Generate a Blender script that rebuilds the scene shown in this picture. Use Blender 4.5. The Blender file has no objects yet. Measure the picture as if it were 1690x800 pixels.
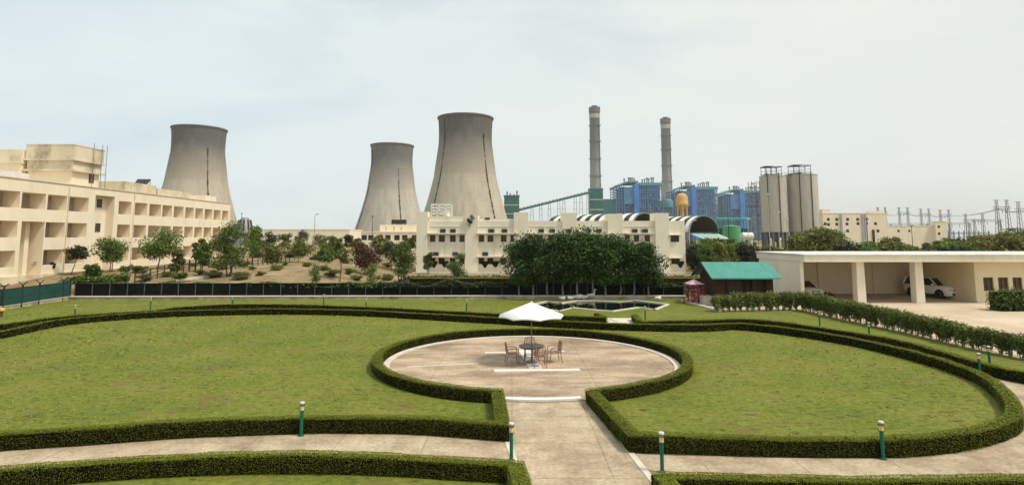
import bpy, bmesh, math, random
import numpy as np
from mathutils import Vector, Matrix
from mathutils.geometry import tessellate_polygon

R = math.radians
scene = bpy.context.scene
COL = scene.collection

# ------------------------------------------------------------------ camera
EYE = 5.4                     # second-floor window, metres above the garden
PITCH = 6.0
FPX, CX, HORIZ, PW = 962.0, 845.0, 392.0, 1690.0
PPY = HORIZ - FPX * math.tan(R(PITCH))
cam_d = bpy.data.cameras.new('camera')
cam_d.sensor_width = 36.0
cam_d.lens = 36.0 * FPX / PW
cam_d.shift_y = (PPY - 400.0) / PW
cam_d.clip_start = 0.1
cam_d.clip_end = 20000
cam = bpy.data.objects.new('camera', cam_d)
cam.location = (0, 0, EYE)
cam.rotation_euler = (R(90 + PITCH), 0, 0)
COL.objects.link(cam)
scene.camera = cam

# ------------------------------------------------------------------ sky and sun
SUN_AZ, SUN_EL = 112.0, 58.0        # clockwise from +Y
world = bpy.data.worlds.new('World')
scene.world = world
world.use_nodes = True
wt = world.node_tree
wt.nodes.clear()
def wn(t, **k):
    n = wt.nodes.new(t)
    for a, b in k.items(): setattr(n, a, b)
    return n
sky = wn('ShaderNodeTexSky', sky_type='NISHITA', sun_disc=False, sun_elevation=R(SUN_EL), sun_rotation=R(SUN_AZ),
         air_density=1.0, dust_density=3.0, ozone_density=1.0)
tc = wn('ShaderNodeTexCoord')
mp = wn('ShaderNodeMapping'); mp.inputs['Scale'].default_value = (1.0, 1.0, 3.2)
nz = wn('ShaderNodeTexNoise'); nz.inputs['Scale'].default_value = 1.5; nz.inputs['Detail'].default_value = 7; nz.inputs['Roughness'].default_value = 0.55; nz.inputs['Distortion'].default_value = 0.5
cr = wn('ShaderNodeValToRGB')
cr.color_ramp.elements[0].position = 0.36; cr.color_ramp.elements[0].color = (0.70, 0.70, 0.70, 1)
cr.color_ramp.elements[1].position = 0.58; cr.color_ramp.elements[1].color = (1, 1, 1, 1)
mx = wn('ShaderNodeMix', data_type='RGBA')
nz2 = wn('ShaderNodeTexNoise'); nz2.inputs['Scale'].default_value = 2.6; nz2.inputs['Detail'].default_value = 6
cr2 = wn('ShaderNodeValToRGB')
SKYK = 1.13
cr2.color_ramp.elements[0].position = 0.3; cr2.color_ramp.elements[0].color = (4.05 * SKYK, 4.45 * SKYK, 4.48 * SKYK, 1)
cr2.color_ramp.elements[1].position = 0.7; cr2.color_ramp.elements[1].color = (4.5 * SKYK, 4.76 * SKYK, 4.66 * SKYK, 1)
bg = wn('ShaderNodeBackground'); bg.inputs['Strength'].default_value = 0.13
wo = wn('ShaderNodeOutputWorld')
L = wt.links.new
L(tc.outputs['Generated'], mp.inputs['Vector']); L(mp.outputs['Vector'], nz.inputs['Vector']); L(mp.outputs['Vector'], nz2.inputs['Vector'])
L(nz.outputs['Fac'], cr.inputs['Fac']); L(nz2.outputs['Fac'], cr2.inputs['Fac'])
L(cr.outputs['Color'], mx.inputs['Factor']); L(sky.outputs['Color'], mx.inputs['A']); L(cr2.outputs['Color'], mx.inputs['B'])
sx = wn('ShaderNodeSeparateXYZ'); L(tc.outputs['Generated'], sx.inputs['Vector'])
rx_ = wn('ShaderNodeMapRange'); rx_.inputs['From Min'].default_value = -0.5; rx_.inputs['From Max'].default_value = 0.7; L(sx.outputs['X'], rx_.inputs['Value'])
tint = wn('ShaderNodeMix', data_type='RGBA'); tint.inputs['A'].default_value = (0.95, 1.0, 1.03, 1); tint.inputs['B'].default_value = (1.04, 1.0, 0.95, 1); L(rx_.outputs['Result'], tint.inputs['Factor'])
tm = wn('ShaderNodeMix', data_type='RGBA', blend_type='MULTIPLY'); tm.inputs['Factor'].default_value = 1.0; L(mx.outputs['Result'], tm.inputs['A']); L(tint.outputs['Result'], tm.inputs['B'])
L(tm.outputs['Result'], bg.inputs['Color']); L(bg.outputs['Background'], wo.inputs['Surface'])

sd = bpy.data.lights.new('sun', 'SUN'); sd.energy = 2.6; sd.angle = R(10); sd.color = (1.0, 0.935, 0.83)
sun = bpy.data.objects.new('sun', sd); COL.objects.link(sun)
_az, _el = R(SUN_AZ), R(SUN_EL)
sdir = Vector((math.sin(_az) * math.cos(_el), math.cos(_az) * math.cos(_el), math.sin(_el)))
sun.rotation_euler = sdir.to_track_quat('Z', 'Y').to_euler()
vs = scene.view_settings
vs.view_transform = 'Standard'; vs.look = 'None'; vs.exposure = 0.34; vs.gamma = 1.0; vs.use_curve_mapping = False
scene.cycles.max_bounces = 10
scene.cycles.diffuse_bounces = 8
scene.cycles.volume_bounces = 2
scene.cycles.transparent_max_bounces = 6

# ------------------------------------------------------------------ measuring: a sight line met with a level, a distance or the ground
_c, _s = math.cos(R(PITCH)), math.sin(R(PITCH))
def ray(px, py):
    dx = (px - CX) / FPX; dy = -(py - PPY) / FPX
    return dx, _c - _s * dy, _s + _c * dy
def G(px, py, z=0.0):
    r = ray(px, py); t = (z - EYE) / r[2]
    return Vector((r[0] * t, r[1] * t, z))
def D(px, py, Y):
    r = ray(px, py); t = Y / r[1]
    return Vector((r[0] * t, Y, EYE + r[2] * t))
def PX(px, py, X):
    r = ray(px, py); t = X / r[0]
    return Vector((X, r[1] * t, EYE + r[2] * t))
def sm(a, b, x):
    t = np.clip((x - a) / (b - a), 0, 1); return t * t * (3 - 2 * t)
def terr(x, y):
    """height of the rough ground beyond the fence"""
    return sm(57, 73, y) * 1.3 * (1 - sm(-24, -17, x)) + sm(80, 150, y) * 0.7 * (1 - sm(-24, -17, x)) * (1 - sm(200, 400, y))
def T(px, py):
    r = ray(px, py); t0 = (0.0 - EYE) / r[2]
    lo, hi = 5.0, max(t0, 6)
    for _ in range(60):
        m = (lo + hi) / 2
        if EYE + r[2] * m > float(terr(r[0] * m, r[1] * m)): lo = m
        else: hi = m
    m = (lo + hi) / 2
    return Vector((r[0] * m, r[1] * m, EYE + r[2] * m))

# ------------------------------------------------------------------ mesh helpers
class MB:
    def __init__(s): s.v = []; s.f = []
    def add(s, vs_, fs):
        o = len(s.v); s.v.extend([tuple(v) for v in vs_]); s.f.extend([tuple(i + o for i in f) for f in fs]); return s
    def quad(s, a, b, c, d): return s.add([a, b, c, d], [(0, 1, 2, 3)])
    def box(s, x0, x1, y0, y1, z0, z1):
        v = [(x0,y0,z0),(x1,y0,z0),(x1,y1,z0),(x0,y1,z0),(x0,y0,z1),(x1,y0,z1),(x1,y1,z1),(x0,y1,z1)]
        return s.add(v, [(0,3,2,1),(4,5,6,7),(0,1,5,4),(1,2,6,5),(2,3,7,6),(3,0,4,7)])
    def bar(s, p, q, w, h=None):
        """square bar from p to q"""
        h = h or w; p, q = Vector(p), Vector(q); d = (q - p)
        if d.length < 1e-6: return s
        d.normalize(); up = Vector((0,0,1)) if abs(d.z) < 0.95 else Vector((0,1,0))
        a = d.cross(up).normalized() * w / 2; b = a.cross(d).normalized() * h / 2
        v = [p-a-b, p+a-b, p+a+b, p-a+b, q-a-b, q+a-b, q+a+b, q-a+b]
        return s.add(v, [(0,1,2,3),(7,6,5,4),(0,4,5,1),(1,5,6,2),(2,6,7,3),(3,7,4,0)])
    def tube(s, pts, rad, n=8, cap=True):
        pts = [Vector(p) for p in pts]; rad = rad if hasattr(rad, '__len__') else [rad] * len(pts)
        rings = []; base = len(s.v); ref = None
        for i, p in enumerate(pts):
            d = (pts[min(i+1, len(pts)-1)] - pts[max(i-1, 0)]).normalized()
            if ref is None:
                ref = Vector((0,0,1)) if abs(d.z) < 0.9 else Vector((1,0,0))
            a = d.cross(ref).normalized(); b = a.cross(d).normalized(); ref = b
            for k in range(n):
                t = 2 * math.pi * k / n
                s.v.append(tuple(p + (a * math.cos(t) + b * math.sin(t)) * rad[i]))
        for i in range(len(pts) - 1):
            for k in range(n):
                k2 = (k + 1) % n
                s.f.append((base+i*n+k, base+i*n+k2, base+(i+1)*n+k2, base+(i+1)*n+k))
        if cap:
            s.f.append(tuple(base + k for k in reversed(range(n)))); e = base + (len(pts)-1)*n
            s.f.append(tuple(e + k for k in range(n)))
        return s
    def lathe(s, prof, n=32, c=(0,0,0), cap=True):
        base = len(s.v)
        for r, z in prof:
            for k in range(n):
                t = 2*math.pi*k/n; s.v.append((c[0]+r*math.cos(t), c[1]+r*math.sin(t), c[2]+z))
        for i in range(len(prof)-1):
            for k in range(n):
                k2 = (k+1) % n
                s.f.append((base+i*n+k, base+i*n+k2, base+(i+1)*n+k2, base+(i+1)*n+k))
        if cap:
            s.f.append(tuple(base+k for k in reversed(range(n)))); e = base+(len(prof)-1)*n
            s.f.append(tuple(e+k for k in range(n)))
        return s
    def prism(s, poly, z0, z1):
        n = len(poly); v = [(p[0],p[1],z0) for p in poly] + [(p[0],p[1],z1) for p in poly]
        tris = tessellate_polygon([[Vector((p[0],p[1],0)) for p in poly]])
        f = [(i, (i+1)%n, n+(i+1)%n, n+i) for i in range(n)]
        for t in tris:
            a, b, c_ = [Vector((poly[i][0], poly[i][1], 0)) for i in t]
            if (b-a).cross(c_-a).z < 0: t = (t[0], t[2], t[1])
            f.append(tuple(n+i for i in t)); f.append((t[2], t[1], t[0]))
        return s.add(v, f)
    def sheet(s, poly, z):
        tris = tessellate_polygon([[Vector((p[0],p[1],0)) for p in poly]]); f = []
        for t in tris:
            a, b, c_ = [Vector((poly[i][0], poly[i][1], 0)) for i in t]
            if (b-a).cross(c_-a).z < 0: t = (t[0], t[2], t[1])
            f.append(tuple(t))
        return s.add([(p[0],p[1],z) for p in poly], f)
    def build(s, name, mat, parent=None, smooth=False, world=True, bevel=0):
        me = bpy.data.meshes.new(name)
        off = Vector(parent_loc(parent)) if (parent is not None and world) else Vector((0,0,0))
        me.from_pydata([(v[0]-off.x, v[1]-off.y, v[2]-off.z) for v in s.v], [], s.f)
        me.materials.append(mat)
        if smooth:
            me.polygons.foreach_set('use_smooth', [True]*len(me.polygons)); 
            if smooth != 'all': me.set_sharp_from_angle(angle=R(40))
        me.update()
        o = bpy.data.objects.new(name, me); COL.objects.link(o)
        if parent is not None: o.parent = parent
        if bevel:
            m = o.modifiers.new('bevel', 'BEVEL'); m.width = bevel; m.segments = 2; m.limit_method = 'ANGLE'
        return o
def parent_loc(p):
    v = Vector((0,0,0))
    while p is not None: v = v + Vector(p.location); p = p.parent
    return v
def thing(name, label, cat, loc=(0,0,0), rotz=0, group=None):
    o = bpy.data.objects.new(name, None); COL.objects.link(o); o.empty_display_size = 0.2
    o.location = loc; o.rotation_euler = (0,0,rotz); o['label'] = label; o['category'] = cat
    if group: o['group'] = group
    return o
def tag(o, label=None, cat=None, group=None, kind=None):
    if label: o['label'] = label
    if cat: o['category'] = cat
    if group: o['group'] = group
    if kind: o['kind'] = kind
    return o
KIDS = {}
def dup(root, loc=None, rotz=None, label=None, group=None, scale=None):
    def cp(o, par):
        c = o.copy(); COL.objects.link(c)
        if par is not None: c.parent = par
        for k in o.children: cp(k, c)
        return c
    r = cp(root, None)
    if loc is not None: r.location = loc
    if rotz is not None: r.rotation_euler = (0,0,rotz)
    if label: r['label'] = label
    if group: r['group'] = group
    if scale is not None: r.scale = scale if hasattr(scale, '__len__') else (scale,)*3
    return r
def facade(mb, P, U, N, W, H, ops, depth, back=False):
    """a wall plane with real openings: P lower corner, U along, N outwards"""
    P, U, N = Vector(P), Vector(U).normalized(), Vector(N).normalized(); Z = Vector((0,0,1))
    us = sorted(set([0, W] + [u for o in ops for u in o[:2]])); vs_ = sorted(set([0, H] + [v for o in ops for v in o[2:4]]))
    pt = lambda u, v, d=0: P + U*u + Z*v - N*d
    for i in range(len(us)-1):
        for j in range(len(vs_)-1):
            um, vm = (us[i]+us[i+1])/2, (vs_[j]+vs_[j+1])/2
            if any(o[0] < um < o[1] and o[2] < vm < o[3] for o in ops): continue
            mb.quad(pt(us[i],vs_[j]), pt(us[i+1],vs_[j]), pt(us[i+1],vs_[j+1]), pt(us[i],vs_[j+1]))
    for o in ops:
        u0,u1,v0,v1 = o[:4]; d = o[4] if len(o) > 4 else depth
        mb.quad(pt(u0,v0), pt(u1,v0), pt(u1,v0,d), pt(u0,v0,d)); mb.quad(pt(u0,v1,d), pt(u1,v1,d), pt(u1,v1), pt(u0,v1))
        mb.quad(pt(u0,v0), pt(u0,v0,d), pt(u0,v1,d), pt(u0,v1)); mb.quad(pt(u1,v0,d), pt(u1,v0), pt(u1,v1), pt(u1,v1,d))
        if back: mb.quad(pt(u0,v0,d), pt(u1,v0,d), pt(u1,v1,d), pt(u0,v1,d))

# ------------------------------------------------------------------ materials
def new_mat(name):
    m = bpy.data.materials.new(name); m.use_nodes = True; t = m.node_tree
    b = t.nodes['Principled BSDF']; return m, t, b
def mottle(name, c1, c2, scale=1.0, rough=0.85, bump=0.0, stretch=(1,1,1), detail=6, grain=0.0, gscale=14.0, joint=0.0, lo=0.3, hi=0.7, c3=None, scale3=0.2, bscale=None, spec=0.3, metal=0.0, lo3=0.45, hi3=0.7, fac3=1.0):
    m, t, b = new_mat(name); N_ = t.nodes.new; K = t.links.new
    tc_ = N_('ShaderNodeTexCoord'); mp_ = N_('ShaderNodeMapping'); mp_.inputs['Scale'].default_value = stretch
    K(tc_.outputs['Object'], mp_.inputs['Vector'])
    n = N_('ShaderNodeTexNoise'); n.inputs['Scale'].default_value = scale; n.inputs['Detail'].default_value = detail; n.inputs['Roughness'].default_value = 0.6
    K(mp_.outputs['Vector'], n.inputs['Vector'])
    r = N_('ShaderNodeValToRGB'); r.color_ramp.elements[0].position = lo; r.color_ramp.elements[1].position = hi
    r.color_ramp.elements[0].color = (*c1, 1); r.color_ramp.elements[1].color = (*c2, 1)
    K(n.outputs['Fac'], r.inputs['Fac']); out = r.outputs['Color']
    if c3 is not None:
        n3 = N_('ShaderNodeTexNoise'); n3.inputs['Scale'].default_value = scale3; n3.inputs['Detail'].default_value = 8; n3.inputs['Roughness'].default_value = 0.74
        K(mp_.outputs['Vector'], n3.inputs['Vector'])
        r3 = N_('ShaderNodeValToRGB'); r3.color_ramp.elements[0].position = lo3; r3.color_ramp.elements[1].position = hi3
        r3.color_ramp.elements[0].color = (0,0,0,1); r3.color_ramp.elements[1].color = (fac3,fac3,fac3,1)
        K(n3.outputs['Fac'], r3.inputs['Fac'])
        x = N_('ShaderNodeMix'); x.data_type = 'RGBA'; K(r3.outputs['Color'], x.inputs['Factor']); K(out, x.inputs['A']); x.inputs['B'].default_value = (*c3, 1)
        out = x.outputs['Result']
    if joint:
        bt = N_('ShaderNodeTexBrick'); bt.offset = 0.0; bt.inputs['Scale'].default_value = 1.0; bt.inputs['Brick Width'].default_value = joint; bt.inputs['Row Height'].default_value = joint; bt.inputs['Mortar Size'].default_value = 0.014; bt.inputs['Mortar Smooth'].default_value = 0.3
        bt.inputs['Color1'].default_value = (1,1,1,1); bt.inputs['Color2'].default_value = (0.93,0.92,0.91,1); bt.inputs['Mortar'].default_value = (0.55,0.52,0.48,1); K(tc_.outputs['Object'], bt.inputs['Vector'])
        jm = N_('ShaderNodeMix'); jm.data_type = 'RGBA'; jm.blend_type = 'MULTIPLY'; jm.inputs['Factor'].default_value = 0.8; K(out, jm.inputs['A']); K(bt.outputs['Color'], jm.inputs['B']); out = jm.outputs['Result']
    if grain:
        ng = N_('ShaderNodeTexNoise'); ng.inputs['Scale'].default_value = gscale; ng.inputs['Detail'].default_value = 5; ng.inputs['Roughness'].default_value = 0.75; K(tc_.outputs['Object'], ng.inputs['Vector'])
        rg_ = N_('ShaderNodeMapRange'); rg_.inputs['From Min'].default_value = 0.3; rg_.inputs['From Max'].default_value = 0.7; rg_.inputs['To Min'].default_value = 1-grain; rg_.inputs['To Max'].default_value = 1+grain; K(ng.outputs['Fac'], rg_.inputs['Value'])
        vm = N_('ShaderNodeVectorMath'); vm.operation = 'SCALE'; K(out, vm.inputs[0]); K(rg_.outputs['Result'], vm.inputs['Scale']); out = vm.outputs['Vector']
    K(out, b.inputs['Base Color']); b.inputs['Roughness'].default_value = rough; b.inputs['Specular IOR Level'].default_value = spec; b.inputs['Metallic'].default_value = metal
    if bump:
        nb = N_('ShaderNodeTexNoise'); nb.inputs['Scale'].default_value = bscale or scale*4; nb.inputs['Detail'].default_value = 6
        K(tc_.outputs['Object'], nb.inputs['Vector'])
        bp = N_('ShaderNodeBump'); bp.inputs['Strength'].default_value = bump; bp.inputs['Distance'].default_value = 0.05
        K(nb.outputs['Fac'], bp.inputs['Height']); K(bp.outputs['Normal'], b.inputs['Normal'])
    return m
def leaf_mat(name, stops, trans=0.25, rough=0.6, spec=0.2):
    m, t, b = new_mat(name); N_ = t.nodes.new; K = t.links.new
    g = N_('ShaderNodeNewGeometry'); r = N_('ShaderNodeValToRGB')
    els = r.color_ramp.elements
    for i, (p, c) in enumerate(stops):
        e = els[i] if i < 2 else els.new(p); e.position = p; e.color = (*c, 1)
    K(g.outputs['Random Per Island'], r.inputs['Fac'])
    oi = N_('ShaderNodeObjectInfo'); mr = N_('ShaderNodeMapRange'); mr.inputs['To Min'].default_value = 0.75; mr.inputs['To Max'].default_value = 1.25
    K(oi.outputs['Random'], mr.inputs['Value'])
    hs = N_('ShaderNodeHueSaturation'); K(mr.outputs['Result'], hs.inputs['Value']); K(r.outputs['Color'], hs.inputs['Color'])
    K(hs.outputs['Color'], b.inputs['Base Color']); b.inputs['Roughness'].default_value = rough; b.inputs['Specular IOR Level'].default_value = spec
    tr = N_('ShaderNodeBsdfTranslucent'); K(hs.outputs['Color'], tr.inputs['Color'])
    ms = N_('ShaderNodeMixShader'); ms.inputs['Fac'].default_value = trans
    K(b.outputs['BSDF'], ms.inputs[1]); K(tr.outputs['BSDF'], ms.inputs[2]); K(ms.outputs['Shader'], t.nodes['Material Output'].inputs['Surface'])
    return m
M = {}
M['cream'] = mottle('cream_paint', (0.76,0.66,0.49), (0.84,0.74,0.575), 0.35, 0.9, 0.1, (1,1,0.35), c3=(0.52,0.43,0.31), scale3=0.6, lo3=0.51, hi3=0.80, fac3=0.55)
M['cream_old'] = mottle('weathered_cream_paint', (0.58,0.495,0.345), (0.74,0.645,0.47), 0.5, 0.9, 0.15, (1,1,0.6), c3=(0.10,0.085,0.055), scale3=0.45, lo3=0.50, hi3=0.72, fac3=0.75)
M['white_wall'] = mottle('off_white_paint', (0.74,0.675,0.52), (0.83,0.77,0.615), 0.3, 0.9, 0.08, (1,1,0.3), c3=(0.52,0.46,0.34), scale3=0.7, lo3=0.50, hi3=0.80, fac3=0.55)
M['loggia'] = mottle('shaded_balcony_plaster', (0.30,0.24,0.20), (0.40,0.33,0.27), 0.8, 0.9)  # pinkish grey, darkened in colour for the shade inside the balconies
M['window'] = mottle('window_glass', (0.02,0.018,0.016), (0.045,0.035,0.03), 1.5, 0.15, spec=0.5)
M['wood'] = mottle('brown_frame', (0.10,0.05,0.035), (0.15,0.075,0.05), 3, 0.6)
M['white'] = mottle('white_paint', (0.66,0.63,0.56), (0.80,0.78,0.72), 1.2, 0.7, c3=(0.48,0.42,0.33), scale3=1.6, lo3=0.5, hi3=0.75, fac3=0.6)
M['concrete_grey'] = mottle('grey_concrete', (0.24,0.225,0.19), (0.34,0.315,0.265), 0.1, 0.9, 0.2, (1,1,0.4), c3=(0.15,0.135,0.11), scale3=0.12, fac3=0.5)
M['black_metal'] = mottle('dark_metal', (0.02,0.02,0.02), (0.045,0.042,0.04), 4, 0.5)
M['post_dark'] = mottle('weathered_post', (0.06,0.065,0.05), (0.12,0.12,0.095), 2, 0.8)
M['grey_metal'] = mottle('grey_metal', (0.16,0.165,0.17), (0.25,0.255,0.26), 2, 0.5, metal=0.2)
M['pale_metal'] = mottle('pale_metal', (0.5,0.5,0.47), (0.62,0.62,0.58), 2, 0.5)
M['blue'] = mottle('blue_cladding', (0.03,0.17,0.50), (0.055,0.24,0.62), 0.15, 0.6, 0, (1,1,0.3))
M['blue_dark'] = mottle('dark_blue_cladding', (0.02,0.075,0.20), (0.05,0.13,0.28), 0.08, 0.7)
M['blue_steel'] = mottle('blue_steel', (0.05,0.16,0.34), (0.11,0.26,0.46), 0.1, 0.6)
M['teal'] = mottle('teal_cladding', (0.035,0.15,0.19), (0.06,0.23,0.26), 0.08, 0.6)
M['teal_green'] = mottle('teal_green_cladding', (0.01,0.085,0.075), (0.03,0.16,0.135), 0.12, 0.6)
M['gold'] = mottle('ochre_paint', (0.50,0.30,0.09), (0.60,0.39,0.15), 0.3, 0.7)
M['green_tank'] = mottle('green_paint', (0.07,0.30,0.12), (0.10,0.36,0.16), 0.4, 0.5)
M['dirt'] = mottle('dry_ground', (0.20,0.14,0.068), (0.36,0.26,0.135), 0.30, 0.95, 0.4, detail=10, c3=(0.135,0.115,0.045), scale3=0.16, lo3=0.46, hi3=0.66, bscale=1.5, grain=0.3, gscale=2.2)
M['path'] = mottle('path_concrete', (0.33,0.25,0.16), (0.55,0.45,0.31), 1.1, 0.9, 0.35, detail=10, c3=(0.22,0.16,0.095), scale3=0.38, lo3=0.48, hi3=0.70, bscale=9, fac3=0.75, grain=0.3, gscale=9, joint=2.3)
M['patio'] = mottle('patio_concrete', (0.30,0.21,0.135), (0.57,0.445,0.305), 0.8, 0.85, 0.3, (0.55,1.25,1), detail=10, c3=(0.17,0.115,0.07), scale3=0.36, lo3=0.46, hi3=0.64, bscale=9, fac3=0.8, grain=0.3, gscale=9, joint=3.1)
M['kerb'] = mottle('pale_kerb', (0.52,0.46,0.37), (0.68,0.62,0.52), 2.0, 0.85, 0.2)
M['drive'] = mottle('driveway_concrete', (0.50,0.39,0.265), (0.63,0.52,0.38), 0.35, 0.9, 0.15, c3=(0.40,0.30,0.195), scale3=0.22, fac3=0.7, grain=0.12, gscale=6, joint=4.0)
M['stone'] = mottle('kerb_stone', (0.30,0.25,0.17), (0.55,0.48,0.36), 1.2, 0.9, 0.5, c3=(0.14,0.10,0.07), scale3=0.8)
M['fence_net'] = mottle('dark_fence_netting', (0.004,0.006,0.006), (0.011,0.015,0.014), 1.5, 0.95, spec=0.05)
M['green_panel'] = mottle('green_fence_sheet', (0.006,0.045,0.036), (0.012,0.075,0.058), 0.8, 0.8)
M['shed_wood'] = mottle('dark_timber', (0.022,0.012,0.008), (0.05,0.026,0.017), 0.8, 0.8, 0.2, (6,6,0.5))
M['roof_teal'] = mottle('teal_roof_sheet', (0.065,0.26,0.205), (0.095,0.325,0.26), 0.7, 0.6, 0.1, (4,1,1), c3=(0.13,0.36,0.31), scale3=0.8, fac3=0.7)
M['red'] = mottle('red_paint', (0.24,0.015,0.03), (0.33,0.03,0.05), 2, 0.5)
M['pink'] = mottle('faded_pink_sheet', (0.52,0.27,0.30), (0.65,0.38,0.42), 2, 0.6)
M['bol_green'] = mottle('green_post_paint', (0.006,0.10,0.055), (0.012,0.15,0.085), 3, 0.45)
M['bol_glass'] = mottle('lamp_diffuser', (0.62,0.50,0.17), (0.72,0.60,0.26), 4, 0.3)
M['canvas'] = mottle('white_canvas', (0.76,0.75,0.73), (0.83,0.82,0.80), 3, 0.85)
M['chair'] = mottle('brown_chair_metal', (0.20,0.12,0.085), (0.30,0.19,0.14), 5, 0.5)
M['table'] = mottle('brown_table_top', (0.10,0.065,0.045), (0.17,0.11,0.08), 4, 0.4)
M['car_paint'] = mottle('white_car_paint', (0.74,0.74,0.73), (0.80,0.80,0.79), 0.5, 0.2, spec=0.6)
M['car_glass'] = mottle('dark_car_glass', (0.012,0.014,0.016), (0.022,0.024,0.026), 1, 0.06, spec=0.6)
M['rubber'] = mottle('tyre_rubber', (0.012,0.012,0.012), (0.025,0.025,0.025), 5, 0.8)
M['chrome'] = mottle('alloy', (0.5,0.5,0.5), (0.6,0.6,0.6), 3, 0.25, metal=0.8)
M['tail'] = mottle('red_lens', (0.35,0.01,0.01), (0.45,0.02,0.02), 3, 0.2)
M['lens'] = mottle('headlight_lens', (0.55,0.57,0.6), (0.68,0.7,0.72), 3, 0.08, spec=0.8)
M['bark'] = mottle('bark', (0.07,0.055,0.04), (0.15,0.12,0.09), 3, 0.9, 0.4, (3,3,0.6))
M['bark_pale'] = mottle('pale_bark', (0.17,0.15,0.125), (0.28,0.25,0.215), 3, 0.9, 0.4, (3,3,0.6))
M['goose'] = mottle('white_feathers', (0.74,0.72,0.68), (0.82,0.80,0.76), 5, 0.8)
M['orange'] = mottle('orange_beak', (0.6,0.25,0.04), (0.7,0.32,0.06), 5, 0.6)
M['yellow'] = mottle('yellow_paint', (0.62,0.45,0.06), (0.72,0.55,0.10), 3, 0.6)
M['hedge_body'] = mottle('shaded_hedge_twigs', (0.005,0.005,0.003), (0.015,0.013,0.007), 14, 0.95, spec=0.0)  # near-black twig core: shade between the leaves is put into the colour
M['lf_hedge'] = leaf_mat('hedge_leaves', [(0.0,(0.07,0.085,0.010)),(0.45,(0.145,0.168,0.019)),(1.0,(0.235,0.255,0.033))], 0.05, spec=0.04)
M['lf_shrub'] = leaf_mat('shrub_leaves', [(0.0,(0.07,0.095,0.02)),(0.5,(0.145,0.18,0.04)),(1.0,(0.26,0.28,0.085))], 0.3, spec=0.06)
M['lf_ficus'] = leaf_mat('ficus_leaves', [(0.0,(0.014,0.034,0.006)),(0.5,(0.038,0.080,0.014)),(1.0,(0.09,0.155,0.028))], 0.2, 0.5)
M['lf_green'] = leaf_mat('garden_tree_leaves', [(0.0,(0.055,0.09,0.018)),(0.5,(0.11,0.165,0.035)),(1.0,(0.19,0.25,0.065))], 0.3, spec=0.08)
M['lf_bright'] = leaf_mat('young_leaves', [(0.0,(0.08,0.125,0.025)),(0.5,(0.13,0.19,0.04)),(1.0,(0.21,0.27,0.07))], 0.35)
M['lf_olive'] = leaf_mat('scrub_leaves', [(0.0,(0.065,0.072,0.018)),(0.5,(0.145,0.155,0.04)),(1.0,(0.25,0.25,0.075))], 0.3, spec=0.08)
M['lf_dark'] = leaf_mat('dark_leaves', [(0.0,(0.02,0.028,0.012)),(0.5,(0.042,0.052,0.022)),(1.0,(0.085,0.095,0.04))], 0.2)
M['lf_red'] = leaf_mat('russet_leaves', [(0.0,(0.06,0.022,0.014)),(0.5,(0.11,0.04,0.024)),(1.0,(0.16,0.075,0.04))], 0.2)
M['lf_topiary'] = leaf_mat('dark_clipped_leaves', [(0.0,(0.008,0.014,0.006)),(0.5,(0.018,0.028,0.01)),(1.0,(0.04,0.055,0.02))], 0.1)

# lawn: fine grass grain, yellowing patches, bare worn spots, small dark tufts
def lawn_mat():
    m, t, b = new_mat('lawn_grass'); N_ = t.nodes.new; K = t.links.new
    tc_ = N_('ShaderNodeTexCoord')
    def noise(sc, det, stretch=(1,1,1), rough=0.6):
        mp_ = N_('ShaderNodeMapping'); mp_.inputs['Scale'].default_value = stretch; K(tc_.outputs['Object'], mp_.inputs['Vector'])
        n = N_('ShaderNodeTexNoise'); n.inputs['Scale'].default_value = sc; n.inputs['Detail'].default_value = det; n.inputs['Roughness'].default_value = rough
        K(mp_.outputs['Vector'], n.inputs['Vector']); return n.outputs['Fac']
    def ramp(f, stops):
        r = N_('ShaderNodeValToRGB')
        for i, (p, c) in enumerate(stops):
            e = r.color_ramp.elements[i] if i < 2 else r.color_ramp.elements.new(p); e.position = p; e.color = (*c, 1)
        K(f, r.inputs['Fac']); return r.outputs['Color']
    def mix(fac, a, b_):
        x = N_('ShaderNodeMix'); x.data_type = 'RGBA'
        K(fac, x.inputs['Factor']); K(a, x.inputs['A'])
        if isinstance(b_, tuple): x.inputs['B'].default_value = (*b_, 1)
        else: K(b_, x.inputs['B'])
        return x.outputs['Result']
    base = ramp(noise(0.30, 5, (1,1.0,1)), [(0.34, (0.088,0.145,0.020)), (0.5, (0.148,0.185,0.030)), (0.64, (0.205,0.198,0.048))])
    fine = ramp(noise(5.0, 8, (1,1,1), 0.75), [(0.36, (0.035,0.046,0.008)), (0.64, (0.25,0.25,0.045))])
    x = N_('ShaderNodeMix'); x.data_type = 'RGBA'; x.inputs['Factor'].default_value = 0.45; K(base, x.inputs['A']); K(fine, x.inputs['B']); c = x.outputs['Result']
    bare = ramp(noise(0.42, 9, (1,1,1), 0.7), [(0.54, (0,0,0)), (0.68, (0.8,0.8,0.8))])
    c = mix(bare, c, (0.165,0.112,0.046))
    tuft = ramp(noise(3.0, 4, (0.7,1.5,1), 0.6), [(0.57, (0,0,0)), (0.66, (0.75,0.75,0.75))])
    c = mix(tuft, c, (0.050,0.050,0.012))
    K(c, b.inputs['Base Color']); b.inputs['Roughness'].default_value = 0.95; b.inputs['Specular IOR Level'].default_value = 0.1
    bp = N_('ShaderNodeBump'); bp.inputs['Strength'].default_value = 0.6; bp.inputs['Distance'].default_value = 0.04
    K(noise(11, 6, (1,1,1), 0.7), bp.inputs['Height']); K(bp.outputs['Normal'], b.inputs['Normal'])
    return m
M['lawn'] = lawn_mat()
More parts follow.
